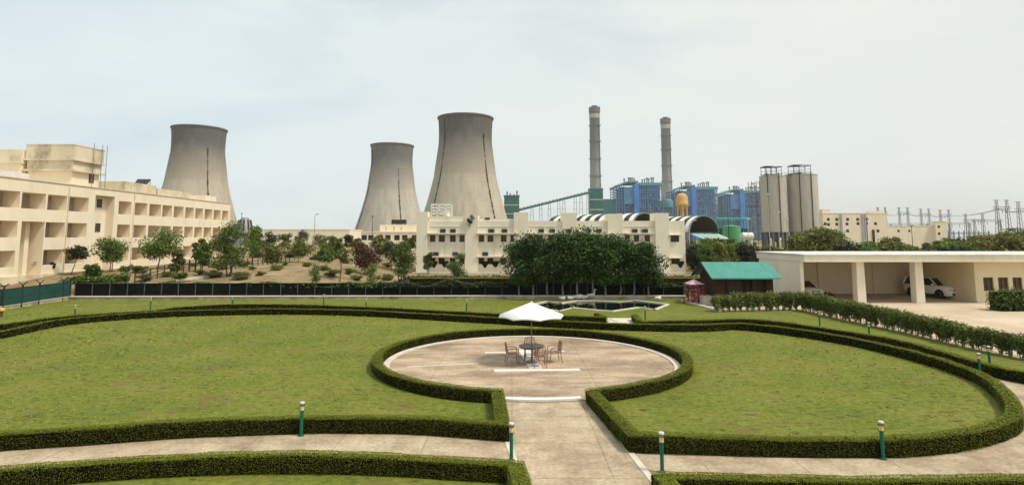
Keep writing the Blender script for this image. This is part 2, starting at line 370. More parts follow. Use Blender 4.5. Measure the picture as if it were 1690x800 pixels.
def water_mat():
    m, t, b = new_mat('pond_water')
    b.inputs['Base Color'].default_value = (0.006,0.014,0.010,1); b.inputs['Roughness'].default_value = 0.06; b.inputs['Specular IOR Level'].default_value = 0.5
    n = t.nodes.new('ShaderNodeTexNoise'); n.inputs['Scale'].default_value = 2.5; bp = t.nodes.new('ShaderNodeBump'); bp.inputs['Strength'].default_value = 0.06; bp.inputs['Distance'].default_value = 0.03
    t.links.new(n.outputs['Fac'], bp.inputs['Height']); t.links.new(bp.outputs['Normal'], b.inputs['Normal'])
    return m
M['water'] = water_mat()
M['lf_grass'] = leaf_mat('grass_blades', [(0.0,(0.11,0.14,0.018)),(0.5,(0.175,0.20,0.028)),(0.85,(0.225,0.23,0.04)),(1.0,(0.28,0.26,0.07))], 0.1, spec=0.03)
def tower_mat(name, H, lowc, highc, split):
    """slip-formed concrete: beige shell with a dark weathered top, drip streaks and lift rings"""
    m, t, b = new_mat(name); N_ = t.nodes.new; K = t.links.new
    tc_ = N_('ShaderNodeTexCoord'); sp = N_('ShaderNodeSeparateXYZ'); K(tc_.outputs['Object'], sp.inputs['Vector'])
    mp_ = N_('ShaderNodeMapping'); mp_.inputs['Scale'].default_value = (1,1,0.06); K(tc_.outputs['Object'], mp_.inputs['Vector'])
    n = N_('ShaderNodeTexNoise'); n.inputs['Scale'].default_value = 0.16; n.inputs['Detail'].default_value = 7; K(mp_.outputs['Vector'], n.inputs['Vector'])
    n2 = N_('ShaderNodeTexNoise'); n2.inputs['Scale'].default_value = 0.045; n2.inputs['Detail'].default_value = 6; K(tc_.outputs['Object'], n2.inputs['Vector'])
    a = N_('ShaderNodeMath'); a.operation = 'DIVIDE'; K(sp.outputs['Z'], a.inputs[0]); a.inputs[1].default_value = H
    def madd(f, k, prev):
        q = N_('ShaderNodeMath'); q.operation = 'MULTIPLY_ADD'; K(f, q.inputs[0]); q.inputs[1].default_value = k; K(prev, q.inputs[2]); return q.outputs[0]
    v = madd(n.outputs['Fac'], 0.34, a.outputs[0]); v = madd(n2.outputs['Fac'], 0.2, v)
    r = N_('ShaderNodeValToRGB'); e = r.color_ramp.elements
    e[0].position = (split - 0.17 + 0.27) * 0.66; e[0].color = (*lowc, 1); e[1].position = (split + 0.19 + 0.27) * 0.66; e[1].color = (*highc, 1)
    q = N_('ShaderNodeMath'); q.operation = 'MULTIPLY'; K(v, q.inputs[0]); q.inputs[1].default_value = 0.66
    K(q.outputs[0], r.inputs['Fac'])
    st = N_('ShaderNodeValToRGB'); st.color_ramp.elements[0].position = 0.35; st.color_ramp.elements[0].color = (0.82,0.815,0.80,1); st.color_ramp.elements[1].position = 0.62; st.color_ramp.elements[1].color = (1.06,1.05,1.03,1)
    K(n.outputs['Fac'], st.inputs['Fac'])
    x = N_('ShaderNodeMix'); x.data_type = 'RGBA'; x.blend_type = 'MULTIPLY'; x.inputs['Factor'].default_value = 1; K(r.outputs['Color'], x.inputs['A']); K(st.outputs['Color'], x.inputs['B'])
    w = N_('ShaderNodeMath'); w.operation = 'PINGPONG'; K(sp.outputs['Z'], w.inputs[0]); w.inputs[1].default_value = 3.2
    wr = N_('ShaderNodeValToRGB'); wr.color_ramp.elements[0].position = 0.0; wr.color_ramp.elements[0].color = (0.80,0.80,0.80,1); wr.color_ramp.elements[1].position = 0.18; wr.color_ramp.elements[1].color = (1,1,1,1)
    K(w.outputs[0], wr.inputs['Fac'])
    x2 = N_('ShaderNodeMix'); x2.data_type = 'RGBA'; x2.blend_type = 'MULTIPLY'; x2.inputs['Factor'].default_value = 1; K(x.outputs['Result'], x2.inputs['A']); K(wr.outputs['Color'], x2.inputs['B'])
    K(x2.outputs['Result'], b.inputs['Base Color']); b.inputs['Roughness'].default_value = 0.95; b.inputs['Specular IOR Level'].default_value = 0.1
    return m
M['tower'] = tower_mat('cooling_tower_concrete', 138.5, (0.43,0.385,0.305), (0.115,0.114,0.108), 0.69)
M['tower_b'] = tower_mat('hazed_tower_concrete', 138.5, (0.44,0.405,0.34), (0.15,0.149,0.143), 0.68)  # far tower's concrete, distance haze mixed into its colour
M['chimney'] = tower_mat('chimney_concrete', 275, (0.32,0.325,0.32), (0.165,0.168,0.168), 0.55)

# ------------------------------------------------------------------ foliage helpers
def quads_obj(name, V, mat, parent=None):
    n = len(V); me = bpy.data.meshes.new(name)
    me.vertices.add(n*4); me.vertices.foreach_set('co', V.reshape(-1).astype(np.float32))
    me.loops.add(n*4); me.loops.foreach_set('vertex_index', np.arange(n*4, dtype=np.int32))
    me.polygons.add(n); me.polygons.foreach_set('loop_start', np.arange(0, n*4, 4, dtype=np.int32))
    me.materials.append(mat); me.update(calc_edges=True); me.validate()
    o = bpy.data.objects.new(name, me); COL.objects.link(o)
    if parent is not None: o.parent = parent
    return o
def leaf_quads(C, Nrm, size, rng, aspect=1.7):
    n = len(C); Nrm = Nrm / (np.linalg.norm(Nrm, axis=1, keepdims=True) + 1e-9)
    rv = rng.normal(size=(n,3)); a = np.cross(Nrm, rv); a /= (np.linalg.norm(a, axis=1, keepdims=True) + 1e-9); b = np.cross(Nrm, a)
    size = np.broadcast_to(np.asarray(size, float), (n,))[:,None] * rng.uniform(0.7, 1.3, (n,1))
    a = a * size * 0.5 * aspect; b = b * size * 0.5
    return np.stack([C - a, C - b*1.0 + a*0.1, C + a, C + b*1.0 + a*0.1], 1)
def catmull(pts, step):
    P = np.array([[p[0], p[1]] for p in pts], float)
    if len(P) == 2:
        n = max(2, int(np.linalg.norm(P[1]-P[0])/step)+1); return P[0] + (P[1]-P[0]) * np.linspace(0,1,n)[:,None]
    Q = np.vstack([2*P[0]-P[1], P, 2*P[-1]-P[-2]]); out = []
    for i in range(1, len(Q)-2):
        p0,p1,p2,p3 = Q[i-1:i+3]; t = np.linspace(0,1,24,endpoint=False)[:,None]
        out.append(0.5*((2*p1)+(-p0+p2)*t+(2*p0-5*p1+4*p2-p3)*t**2+(-p0+3*p1-3*p2+p3)*t**3))
    out = np.vstack(out + [P[-1:]])
    d = np.r_[0, np.cumsum(np.linalg.norm(np.diff(out, axis=0), axis=1))]; n = max(2, int(d[-1]/step)+1); s = np.linspace(0, d[-1], n)
    return np.stack([np.interp(s, d, out[:,0]), np.interp(s, d, out[:,1])], 1)
def line(segs, step=0.25):
    out = []
    for sg in segs:
        c = catmull(sg, step); out.append(c if not out else c[1:])
    return np.vstack(out)
def offsets(P, closed):
    n = len(P)
    if closed: prv, nxt = np.roll(P,1,0), np.roll(P,-1,0)
    else: prv = np.vstack([P[:1]*2-P[1:2], P[:-1]]); nxt = np.vstack([P[1:], P[-1:]*2-P[-2:-1]])
    t1 = P-prv; t1 /= np.linalg.norm(t1,axis=1,keepdims=True)+1e-9; t2 = nxt-P; t2 /= np.linalg.norm(t2,axis=1,keepdims=True)+1e-9
    t = t1+t2; t /= np.linalg.norm(t,axis=1,keepdims=True)+1e-9
    nrm = np.stack([-t[:,1], t[:,0]],1); c = np.clip((t*t2).sum(1), 0.6, 1)
    return nrm / c[:,None]
def hedge(name, label, P, closed=False, w=0.215, h=0.425, seed=1, group=None, z0=0.0):
    rng = np.random.default_rng(seed)
    if closed: P = P[:-1] if np.linalg.norm(P[0]-P[-1]) < 0.05 else P
    O = offsets(P, closed); n = len(P); wi, hi = w-0.045, h-0.04
    sec = [(-wi,-0.03),(-wi,hi-0.05),(-wi+0.05,hi),(wi-0.05,hi),(wi,hi-0.05),(wi,-0.03)]
    mb = MB()
    for i in range(n):
        j = rng.normal(0, 0.008, 12)
        for k, (u, z) in enumerate(sec): mb.v.append((P[i,0]+O[i,0]*(u+j[k]), P[i,1]+O[i,1]*(u+j[k]), z0+z+j[6+k]*(z > 0)))
    m = n if closed else n-1
    for i in range(m):
        a, b = i*6, ((i+1) % n)*6
        for k in range(5): mb.f.append((a+k, a+k+1, b+k+1, b+k))
    if not closed: mb.f.append((0,1,2,3,4,5)); e = (n-1)*6; mb.f.append((e+5,e+4,e+3,e+2,e+1,e))
    body = mb.build(name, M['hedge_body']); tag(body, label, 'hedge', group)
    # leaf shell
    nx = np.roll(P,-1,0) if closed else P[1:]; Pa = P if closed else P[:-1]; Oa = O if closed else O[:-1]; Ob = np.roll(O,-1,0) if closed else O[1:]
    L_ = np.linalg.norm(nx-Pa,axis=1); dist = np.linalg.norm(Pa,axis=1)
    s = np.clip(dist*0.0012, 0.018, 0.055); per = 2*w+2*h*0.62; cnt = rng.poisson(L_*per*1.45/(s*s*0.85))
    idx = np.repeat(np.arange(len(L_)), cnt); N = len(idx); t = rng.random(N)[:,None]
    pc = Pa[idx]*(1-t)+nx[idx]*t; oc = Oa[idx]*(1-t)+Ob[idx]*t; ss = s[idx]
    q = rng.random(N)*per; u = np.zeros(N); z = np.zeros(N); nu = np.zeros(N); nzv = np.zeros(N)
    top = q < 2*w; rt = (q >= 2*w) & (q < 2*w+h*0.62); lf = q >= 2*w+h*0.62
    arc = np.cumsum(L_)[idx]; wob = 0.012*np.sin(arc*0.9)+0.008*np.sin(arc*3.3+1)+0.005*np.sin(arc*9+2)
    u[top] = q[top]-w; z[top] = h; nzv[top] = 1
    u[rt] = w; z[rt] = (q[rt]-2*w)/0.62; nu[rt] = 1
    u[lf] = -w; z[lf] = (q[lf]-2*w-h*0.62)/0.62; nu[lf] = -1
    dep = rng.exponential(0.010, N) - 0.004 - rng.random(N)*(rng.random(N) < 0.02)*0.035
    z = np.where(top, z-dep+wob, z); u = np.where(top, u, u-np.sign(u)*(dep*2.4)+nu*wob)
    z = np.maximum(z, 0.02)
    # rounded shoulders
    edge = np.clip((np.abs(u)-(w-0.06))/0.06,0,1)*np.clip((z-(h-0.06))/0.06,0,1); u -= np.sign(u)*edge*0.02; z -= edge*0.02
    C = np.stack([pc[:,0]+oc[:,0]*u, pc[:,1]+oc[:,1]*u, z+z0],1)
    on = oc/np.linalg.norm(oc,axis=1,keepdims=True)
    Nr = np.stack([on[:,0]*nu*0.08, on[:,1]*nu*0.08, np.where(top,1.0,0.9)],1) + rng.normal(0,1,(N,3))*np.where(top,0.22,0.18)[:,None]
    V = leaf_quads(C, Nr, ss*np.where(top,1.0,0.66), rng)
    if not closed:
        ex = []
        for e, sg in ((0,-1),(n-1,1)):
            td = (P[1]-P[0]) if e == 0 else (P[-1]-P[-2]); td = td/np.linalg.norm(td)*sg; se = s[0 if e == 0 else -1]
            k = int(2*w*h*1.0/(se*se*0.85)); uu = rng.uniform(-w,w,k); zz = rng.uniform(0.02,h,k); dd = 0.02-rng.exponential(0.025,k)
            on_ = O[e]/np.linalg.norm(O[e])
            Ce = np.stack([P[e,0]+on_[0]*uu+td[0]*dd, P[e,1]+on_[1]*uu+td[1]*dd, zz+z0],1)
            ex.append(leaf_quads(Ce, np.array([td[0]*.15,td[1]*.15,.8])+rng.normal(0,.3,(k,3)), se, rng))
        V = np.concatenate([V]+ex)
    quads_obj('foliage', V, M['lf_hedge'], body)
    return body

# ------------------------------------------------------------------ ground to the horizon
def ground():
    xs = np.r_[-1800,-1000,-500,-300,-200,np.arange(-140,-60,8),np.arange(-60,60,2.0),np.arange(60,200,8),300,500,1000,1800]
    ys = np.r_[-300,-50,-10,np.arange(0,52,4),np.arange(52,110,1.6),np.arange(110,200,6),np.arange(200,420,20),600,1000,1400,1800]
    X, Y = np.meshgrid(xs, ys); rng = np.random.default_rng(3)
    Z = terr(X, Y) - 0.06
    bump = (sm(56,62,Y)*(1-sm(150,200,Y))*(1-sm(-24,-18,X))*sm(-52,-48,X)); Z = Z + bump*rng.normal(0,0.09,Z.shape)
    n, m = X.shape; me = bpy.data.meshes.new('ground')
    idx = np.arange(n*m).reshape(n,m)
    F = np.stack([idx[:-1,:-1],idx[:-1,1:],idx[1:,1:],idx[1:,:-1]],-1).reshape(-1,4)
    me.from_pydata(np.stack([X,Y,Z],-1).reshape(-1,3).tolist(), [], F.tolist()); me.materials.append(M['dirt'])
    me.polygons.foreach_set('use_smooth',[True]*len(me.polygons)); me.update()
    o = bpy.data.objects.new('ground', me); COL.objects.link(o); tag(o, 'dry brown ground reaching to the horizon', 'ground', kind='structure')
ground()
HT = 0.45
def g2(px, py, z=HT): v = G(px, py, z); return (v.x, v.y)
def gl(*pts, z=HT): return [g2(a, b, z) for a, b in pts]
PC = (0.83, 26.3); PR = 6.62
CLF, CRF, CRP, CLP = g2(830,696), g2(1046,713), g2(976,641), g2(821,641)
a0 = math.atan2(CRP[1]-PC[1], CRP[0]-PC[0]); a1 = math.atan2(CLP[1]-PC[1], CLP[0]-PC[0])
arc = [CRP] + [(PC[0]+PR*math.cos(t), PC[1]+PR*math.sin(t)) for t in np.linspace(a0+0.18, a1+2*math.pi-0.18, 24)] + [CLP]
front_left = [CLF] + gl((700,686.5),(580,684.5),(500,685),(400,688),(295,692),(150,702),(0,711)) + [(-17,14.6),(-21,15.5),(-25,19),(-27.3,25),(-28.3,30)]
back = gl((0,545),(100,526),(197,517),(300,511.5),(400,509),(500,508.5),(600,511),(700,516),(800,521.5),(900,527),(1000,531.5),(1100,534),(1160,534),(1222,532),(1310,541),(1414,557),(1519,581),(1589,602),(1630,620),(1662,648),(1674,676),(1650,693),(1590,708.5),(1490,719),(1370,720),(1250,718.5))
ring = line([front_left + back + [CRF], [CRF, CRP], arc, [CLP, CLF]])
outer_left = gl((1000,522),(930,519.5),(850,517.5),(800,515),(637,506.5),(518,502),(400,500.5),(300,505),(247,511),(100,521),(0,534)) + [(-31.3,30),(-30.6,24),(-28,17),(-22,12.6),(-16,12.2)] + gl((0,770),(200,754.5),(400,746),(600,746.5),(836,759))
ol_corner = [outer_left[-1], g2(852,761)]; ol_end = (0.62, 8.0)
outer_right_far = gl((1058,529),(1110,527.5),(1160,526.5),(1222,524.5),(1275,528),(1379,542),(1484,559.5),(1554,577),(1624,597),(1690,611.5)) + [(21.3,19),(20.6,15.4),(17,13.1)] + gl((1690,783),(1450,787),(1300,784))
or_corner = g2(1092,779); or_end = (3.55, 8.0)

# concrete, lawns
def sheet(name, poly, z, mat, label):
    o = MB().sheet(poly, z).build(name, mat); return tag(o, label, name.replace('_', ' '), kind='structure')
sheet('garden_path', [(-36,2),(30,2),(30,46),(-36,47)], 0.0, M['path'], 'pale concrete paths running round and between the lawns')
rp = [tuple(p) for p in ring[::2]]
sheet('lawn', rp, 0.02, M['lawn'], 'mown lawn of two lobes ringed by the clipped hedge')
WALL = [G(*p) for p in ((0,513),(60,503),(100,497),(112,495.5))] + [G(200,495.3), G(400,494.8), G(600,494.4), G(800,494), G(1000,494), G(1132,494.2)]
WALL = [Vector((-70, WALL[0].y-12, 0))] + WALL
olp = [tuple(p) for p in line([outer_left, ol_corner, [ol_corner[1], ol_end]])[::3]]
gate_m = ((g2(1000,522)[0]+g2(1058,529)[0])/2, g2(1000,522)[1])
wl = [(w_.x, w_.y) for w_ in WALL]
sheet('lawn', olp + [(0.8,3),(-60,3),(-70,20)] + wl[:-1] + [(gate_m[0], wl[-2][1]), gate_m], 0.02, M['lawn'], 'outer lawn between the outer hedge and the low wall')
SHR = gl((1183,514.5),(1250,513),(1325,512),(1400,529),(1500,550),(1600,574),(1690,592), z=0) + [(23.6,19)]
orp = [tuple(p) for p in line([outer_right_far + [or_corner], [or_corner, or_end]])[::3]]
kerb_l = [g2(1127,497,0), g2(1186,514,0)]
sheet('lawn', [gate_m, (gate_m[0], wl[-2][1]), (wl[-1][0]-0.3, wl[-1][1])] + [kerb_l[0]] + [kerb_l[1]] + [(p[0]-0.1,p[1]-0.2) for p in SHR[1:]] + [(25,12),(25,3),(3.7,3)] + orp[::-1], 0.02, M['lawn'], 'lawn strip beside the loose hedge and the pond')
sheet('driveway', [(p[0]+0.25,p[1]+0.35) for p in SHR] + [(26,14),(120,14),(120,49.4),(20,49.4),(kerb_l[0][0]+0.6,49.4)], 0.012, M['drive'], 'pale concrete driveway in front of the garage')
gp = gl((1003,533),(1052,533),(1046,524.5),(1000,524.5), z=0.024)
sheet('footpath', gp, 0.0245, M['kerb'], 'short pale path through the gap in the outer hedge')
# patio disc with its kerbs
sheet('patio', [(PC[0]+6.4*math.cos(t), PC[1]+6.4*math.sin(t)) for t in np.linspace(0,2*math.pi,72,endpoint=False)], 0.025, M['patio'], 'round concrete patio under the parasol')
def ring_strip(r0, r1, t0, t1, z0, z1, n=60):
    mb = MB(); ts = np.linspace(t0,t1,n)
    for i in range(n-1):
        q = [(PC[0]+r*math.cos(t), PC[1]+r*math.sin(t)) for r, t in ((r0,ts[i]),(r1,ts[i]),(r1,ts[i+1]),(r0,ts[i+1]))]
        mb.quad(*[(x,y,z1) for x,y in q]); mb.quad((*q[0],z0),(*q[0],z1),(*q[3],z1),(*q[3],z0)); mb.quad((*q[1],z1),(*q[1],z0),(*q[2],z0),(*q[2],z1))
    return mb
k = ring_strip(6.08, 6.36, a0+0.07, a1+2*math.pi-0.07, 0.0, 0.07).build('patio_kerb', M['kerb']); tag(k, 'pale ring kerb edging the round patio', 'kerb', kind='structure')
k = ring_strip(6.10, 6.38, a1+0.03, a0-0.03, 0.0, 0.085, 20).build('patio_kerb', M['white']); tag(k, 'white curved step across the patio entrance', 'kerb', kind='structure')
def strip(name, p, q, w, h, mat, label, z0=0.0):
    p, q = Vector(p), Vector(q); mb = MB(); d = (q-p).normalized(); n = Vector((-d.y,d.x,0))*w/2
    v = [p-n,q-n,q+n,p+n]; mb.prism([(a.x,a.y) for a in v], z0, h)
    return tag(mb.build(name, mat, bevel=0.008), label, 'paving strip', kind='structure')
strip('paving_strip', G(815,613.5), G(957,612), 0.30, 0.075, M['white'], 'straight white step edge on the patio')
strip('paving_strip', G(800,582.5), G(838,582), 0.32, 0.034, M['kerb'], 'short pale slab left of the table')
strip('paving_strip', G(918,580), G(932,580), 0.3, 0.034, M['kerb'], 'small pale slab right of the table')
strip('paving_strip', G(865,578), G(884,608.5), 0.55, 0.040, M['white'], 'white channel cover under the table')
strip('paving_strip', G(672,606), G(790,600), 0.12, 0.032, M['kerb'], 'thin pale joint line on the patio')
# edging slabs where the ring path meets the broad central path
for (p, q, lab) in ((g2(1037,742,0), g2(1088,806,0), 'pale edging slab along the right of the central path'), (g2(838,729,0), g2(866,806,0), 'pale edging slab along the left of the central path'), (g2(970,645,0), g2(1037,742,0), 'pale edging under the right hedge by the central path')):
    strip('path_edging', (*p,0), (*q,0), 0.16, 0.018, M['kerb'], lab, -0.01)

# ------------------------------------------------------------------ clipped hedges
hedge('clipped_hedge', 'low clipped hedge ringing the whole lawn and curling round the patio', ring, True, seed=11)
hedge('clipped_hedge', 'low clipped hedge outside the ring path, along the far edge and bottom left', line([outer_left, ol_corner, [ol_corner[1], ol_end]]), seed=12)
hedge('clipped_hedge', 'low clipped hedge outside the ring path on the right', line([outer_right_far + [or_corner], [or_corner, or_end]]), seed=13)
hedge('clipped_hedge', 'short hedge return left of the gap leading to the pond', line([gl((998,521),(984,515.5))]), seed=14, w=0.2)
hedge('clipped_hedge', 'short hedge return right of the gap leading to the pond', line([gl((1056,527.5),(1046,517))]), seed=15, w=0.2)

# ------------------------------------------------------------------ grass tufts on the lawns
def inside(poly, X, Y):
    c = np.zeros(len(X), bool); n = len(poly)
    for i in range(n):
        (x1,y1),(x2,y2) = poly[i], poly[i-1]
        if y1 == y2: continue
        c ^= ((y1 > Y) != (y2 > Y)) & (X < (x2-x1)*(Y-y1)/(y2-y1)+x1)
    return c
def grass(name, label, poly, x0, x1, y0, y1, n, seed):
    rg = np.random.default_rng(seed); cx, cy = rg.uniform(x0,x1,n//5), y0+(y1-y0)*rg.random(n//5)**1.5
    X = np.repeat(cx,5)+rg.normal(0,0.09,len(cx)*5); Y = np.repeat(cy,5)+rg.normal(0,0.05,len(cx)*5)
    k = inside(poly,X,Y); X, Y = X[k], Y[k]; d = np.hypot(X,Y)
    hh = np.clip(d*0.0012,0.018,0.05); C = np.stack([X,Y,0.02+hh*0.35*rg.random(len(X))],1)
    Nn = rg.normal(0,0.28,(len(X),3))+np.array([0,-0.2,0.9])
    o = quads_obj(name, leaf_quads(C, Nn, hh*1.5, rg, 2.2), M['lf_grass']); return tag(o, label, 'grass', kind='stuff')
grass('grass', 'tufty grass growing on the hedged lawn', rp, -28.5, 18.5, 14.5, 42, 50000, 21)
grass('grass', 'tufty grass growing on the far lawn around the pond', olp + [(0.8,3),(-60,3),(-70,20)] + wl[:-1] + [(gate_m[0], wl[-2][1]), gate_m], -40, 10, 34, 52, 12000, 22)
# ------------------------------------------------------------------ pond
def pond():
    pts = [(878,506),(888,501.5),(905,497.5),(928,500.7),(952,496.6),(983,496.4),(1020,498.4),(1045,495.6),(1073,499),(1100,502.4),(1078,510.8),(1052,507),(1010,513.2),(984,511.5),(947,507.6),(924,513),(908,511)]
    P = [Vector((*g2(a, b, 0.05),0)) for a, b in pts]; c = sum(P, Vector())/len(P)
    inn = [c+(p-c)*0.965 for p in P]; out = []
    for p in P:
        d = (p-c); d.normalize(); out.append(p+d*0.28)
    mb = MB(); n = len(P)
    for i in range(n):
        j = (i+1) % n
        mb.quad((*out[i].xy,0.10),(*out[j].xy,0.10),(*P[j].xy,0.10),(*P[i].xy,0.10)); mb.quad((*P[i].xy,0.10),(*P[j].xy,0.10),(*P[j].xy,-0.04),(*P[i].xy,-0.04)); mb.quad((*out[j].xy,0.10),(*out[i].xy,0.10),(*out[i].xy,0.0),(*out[j].xy,0.0))
    o = mb.build('pond_kerb', M['kerb']); tag(o, 'pale zigzag kerb round the pond', 'kerb', kind='structure')
    o = MB().sheet([(p.x,p.y) for p in P], 0.034).build('pond_water', M['water']); tag(o, 'dark still water of the zigzag pond', 'water', kind='structure')
pond()

# ------------------------------------------------------------------ low stone wall and netted fence
def wall():
    mb = MB(); cp = MB()
    for a, b in zip(WALL[:-1], WALL[1:]):
        d = (b-a).normalized(); n = Vector((-d.y,d.x,0))
        q = [a-n*0.0, b-n*0.0, b+n*0.35, a+n*0.35]; mb.prism([(p.x,p.y) for p in q], -0.05, 0.27)
        q = [a-n*0.04, b-n*0.04, b+n*0.40, a+n*0.40]; cp.prism([(p.x,p.y) for p in q], 0.272, 0.34)
    o = mb.build('low_wall', M['stone']); tag(o, 'low rough stone wall with pale coping at the end of the garden', 'wall')
    cp.build('coping', M['kerb'], o)
wall()
def fence(pts, name, label, H, z0, net, post, postgap, rails=()):
    root = thing(name, label, 'fence', pts[0]); nb = MB(); rb = MB()
    for a, b in zip(pts[:-1], pts[1:]):
        nb.bar(a+Vector((0,0,z0+H/2)), b+Vector((0,0,z0+H/2)), 0.02, H)
        for r in rails: rb.bar(a+Vector((0,-0.03,z0+r)), b+Vector((0,-0.03,z0+r)), 0.04)
    nb.build('netting' if net is M['fence_net'] else 'sheet_panel', net, root)
    if rails: rb.build('rail', post, root)
    return root
FB = [Vector((p.x, p.y+0.75, 0)) for p in WALL[4:]]
fr = fence(FB, 'netted_fence', 'dark netted fence on the stone wall behind the garden', 1.05, 0.33, M['fence_net'], M['black_metal'], 2, (1.05,))
def along(pts, step):
    out = []
    for a, b in zip(pts[:-1], pts[1:]):
        n = max(1, round((b-a).length/step)); out += [a+(b-a)*i/n for i in range(n)]
    return out + [pts[-1]]
rng = random.Random(5)
fps = along(FB, 1.6)
for i, p in enumerate(fps):
    hh = 1.45 if i % 1 == 0 else 1.4
    MB().bar(p+Vector((0,-0.05,0.0)), p+Vector((rng.uniform(-.03,.03),-0.05,hh)), 0.055).build('post', M['post_dark'], fr)
FL = [Vector((p.x, p.y+0.25, 0)) for p in WALL[:5]]
fl = fence(FL, 'panel_fence', 'green sheet fence with black posts at the left edge of the garden', 1.25, 0.33, M['green_panel'], M['black_metal'], 2, (0.55,1.2))
for p in along(FL, 2.6):
    b = MB().bar(p+Vector((0,-0.06,0)), p+Vector((0,-0.06,1.75)), 0.09); t = p+Vector((0,-0.06,1.72))
    b.bar(t, t+Vector((-0.35,0,0.28)), 0.05); b.bar(t, t+Vector((0.35,0,0.28)), 0.05); b.build('post', M['black_metal'], fl)

# ------------------------------------------------------------------ plants
def ell(rng, n, clumps):
    w = np.array([c[3]*c[4]+c[4]*c[5]+c[3]*c[5] for c in clumps]); idx = rng.choice(len(clumps), n, p=w/w.sum()); A = np.array(clumps)[idx]
    d = rng.normal(size=(n,3)); d /= np.linalg.norm(d,axis=1,keepdims=True); r = np.where(rng.random(n) < 0.55, 1-np.abs(rng.normal(0,0.25,n)), np.abs(rng.normal(0.75,0.42,n))); r = np.clip(r,0.1,1.22)
    return A[:,:3]+d*A[:,3:6]*r[:,None], d
def crown_mesh(rng, n, clumps, leaf, mat, parent, name='crown', up=0.5, jit=0.6):
    C, d = ell(rng, n, clumps); N = d*0.55+np.array([0,0,up])+rng.normal(0,jit,(n,3))
    return quads_obj(name, leaf_quads(C, N, leaf, rng), mat, parent)
def make_tree(name, label, h, cw, th, mat, n=1500, leaf=0.16, seed=1, nc=16, bark='bark', lean=0.0, stems=1, flat=1.0, cat='tree', tr=None, group=None, holes=0.55):
    rng = np.random.default_rng(seed); root = thing(name, label, cat, (0,0,0), 0, group)
    ch = h-th; cz = th+ch*0.5; cl = []
    for i in range(nc):
        a = rng.uniform(0,2*math.pi); rr = math.sqrt(rng.random())*cw*0.5*0.72; zz = cz+rng.uniform(-0.42,0.42)*ch
        k = 1-0.55*abs(zz-cz)/(ch*0.5+1e-6); s = cw*rng.uniform(0.14,0.24)*(holes+0.45)
        cl.append((lean+rr*k*math.cos(a), rr*k*math.sin(a), zz, s, s, s*0.75*flat))
    tb = MB(); tr = tr or max(0.05, h*0.016)
    for sdx in range(stems):
        ox = (sdx-(stems-1)/2)*0.25
        top = Vector((lean*0.75+ox*2, rng.normal(0,0.1), th+ch*0.35)); mid = Vector((lean*0.3+ox+rng.normal(0,0.06), rng.normal(0,0.06), th*0.55))
        tb.tube([(ox,0,-0.25),(ox*1.0,0,0.15),mid,top], [tr*1.3,tr*1.05,tr*0.85,tr*0.4], 7)
        for c in cl[sdx::stems][:9]:
            s0 = mid.lerp(top, rng.uniform(0.35,0.95)); e = Vector(c[:3]); tb.tube([s0, s0.lerp(e,0.5)+Vector((0,0,-0.05*ch)), e], [tr*0.42,tr*0.3,tr*0.12], 5, cap=False)
    tb.build('trunk', M[bark], root, smooth='all', world=False)
    crown_mesh(rng, n, cl, leaf, mat, root)
    return root

# ------------------------------------------------------------------ cooling towers
def rtow(z): return 29.6*math.sqrt(1+((z-118.0)/74.0)**2)
TH = 138.5
def tower(px, py, mat, label, ladders):
    p = G(px, py, TH); root = thing('cooling_tower', label, 'cooling tower', (p.x, p.y, 0), 0, 'cooling towers of the power station')
    zs = np.r_[0:136:34j, TH]; prof = [(rtow(z), z) for z in zs]
    MB().lathe(prof + [(rtow(TH)-1.0, TH), (rtow(TH)-1.0, TH-2.5), (rtow(120)-1, 118), (rtow(60)-1.2, 60)], 96, cap=False).build('shell', mat, root, smooth=True, world=False)
    MB().lathe([(rtow(TH)+0.02,TH-1.0),(rtow(TH)+0.9,TH-0.9),(rtow(TH)+0.9,TH+0.5),(rtow(TH)-1.1,TH+0.5),(rtow(TH)-1.1,TH-0.6)], 96, cap=False).build('rim', M['concrete_dark'], root, world=False)
    va = math.atan2(-p.y, -p.x); rg = random.Random(int(px))
    for off, z1 in ladders:
        a = va+off; b = MB(); prev = None
        for z in np.arange(6, z1, 3.0):
            q = Vector(((rtow(z)+0.5)*math.cos(a+rg.uniform(-.003,.003)), (rtow(z)+0.5)*math.sin(a+rg.uniform(-.003,.003)), z))
            if prev is not None:
                b.bar(prev, q, 0.8, 0.5)
                if rg.random() < 0.5: b.box(q.x-0.9,q.x+0.9,q.y-0.8,q.y+0.8,q.z-0.5,q.z+0.5)
            prev = q
        b.build('ladder', M['black_metal'], root, world=False)
M['concrete_dark'] = mottle('dark_weathered_concrete', (0.12,0.115,0.10), (0.18,0.17,0.15), 0.1, 0.95)
tower(329.5, 213.5, M['tower'], 'dark topped cooling tower behind the long balconied building', ((0.33,112),))
tower(647.5, 241, M['tower_b'], 'paler more distant cooling tower with a small cream building at its foot', ((0.30,104),(-1.15,130)))
tower(768.5, 196, M['tower'], 'largest cooling tower rising behind the white two storey block', ((0.72,118),(-0.85,136)))

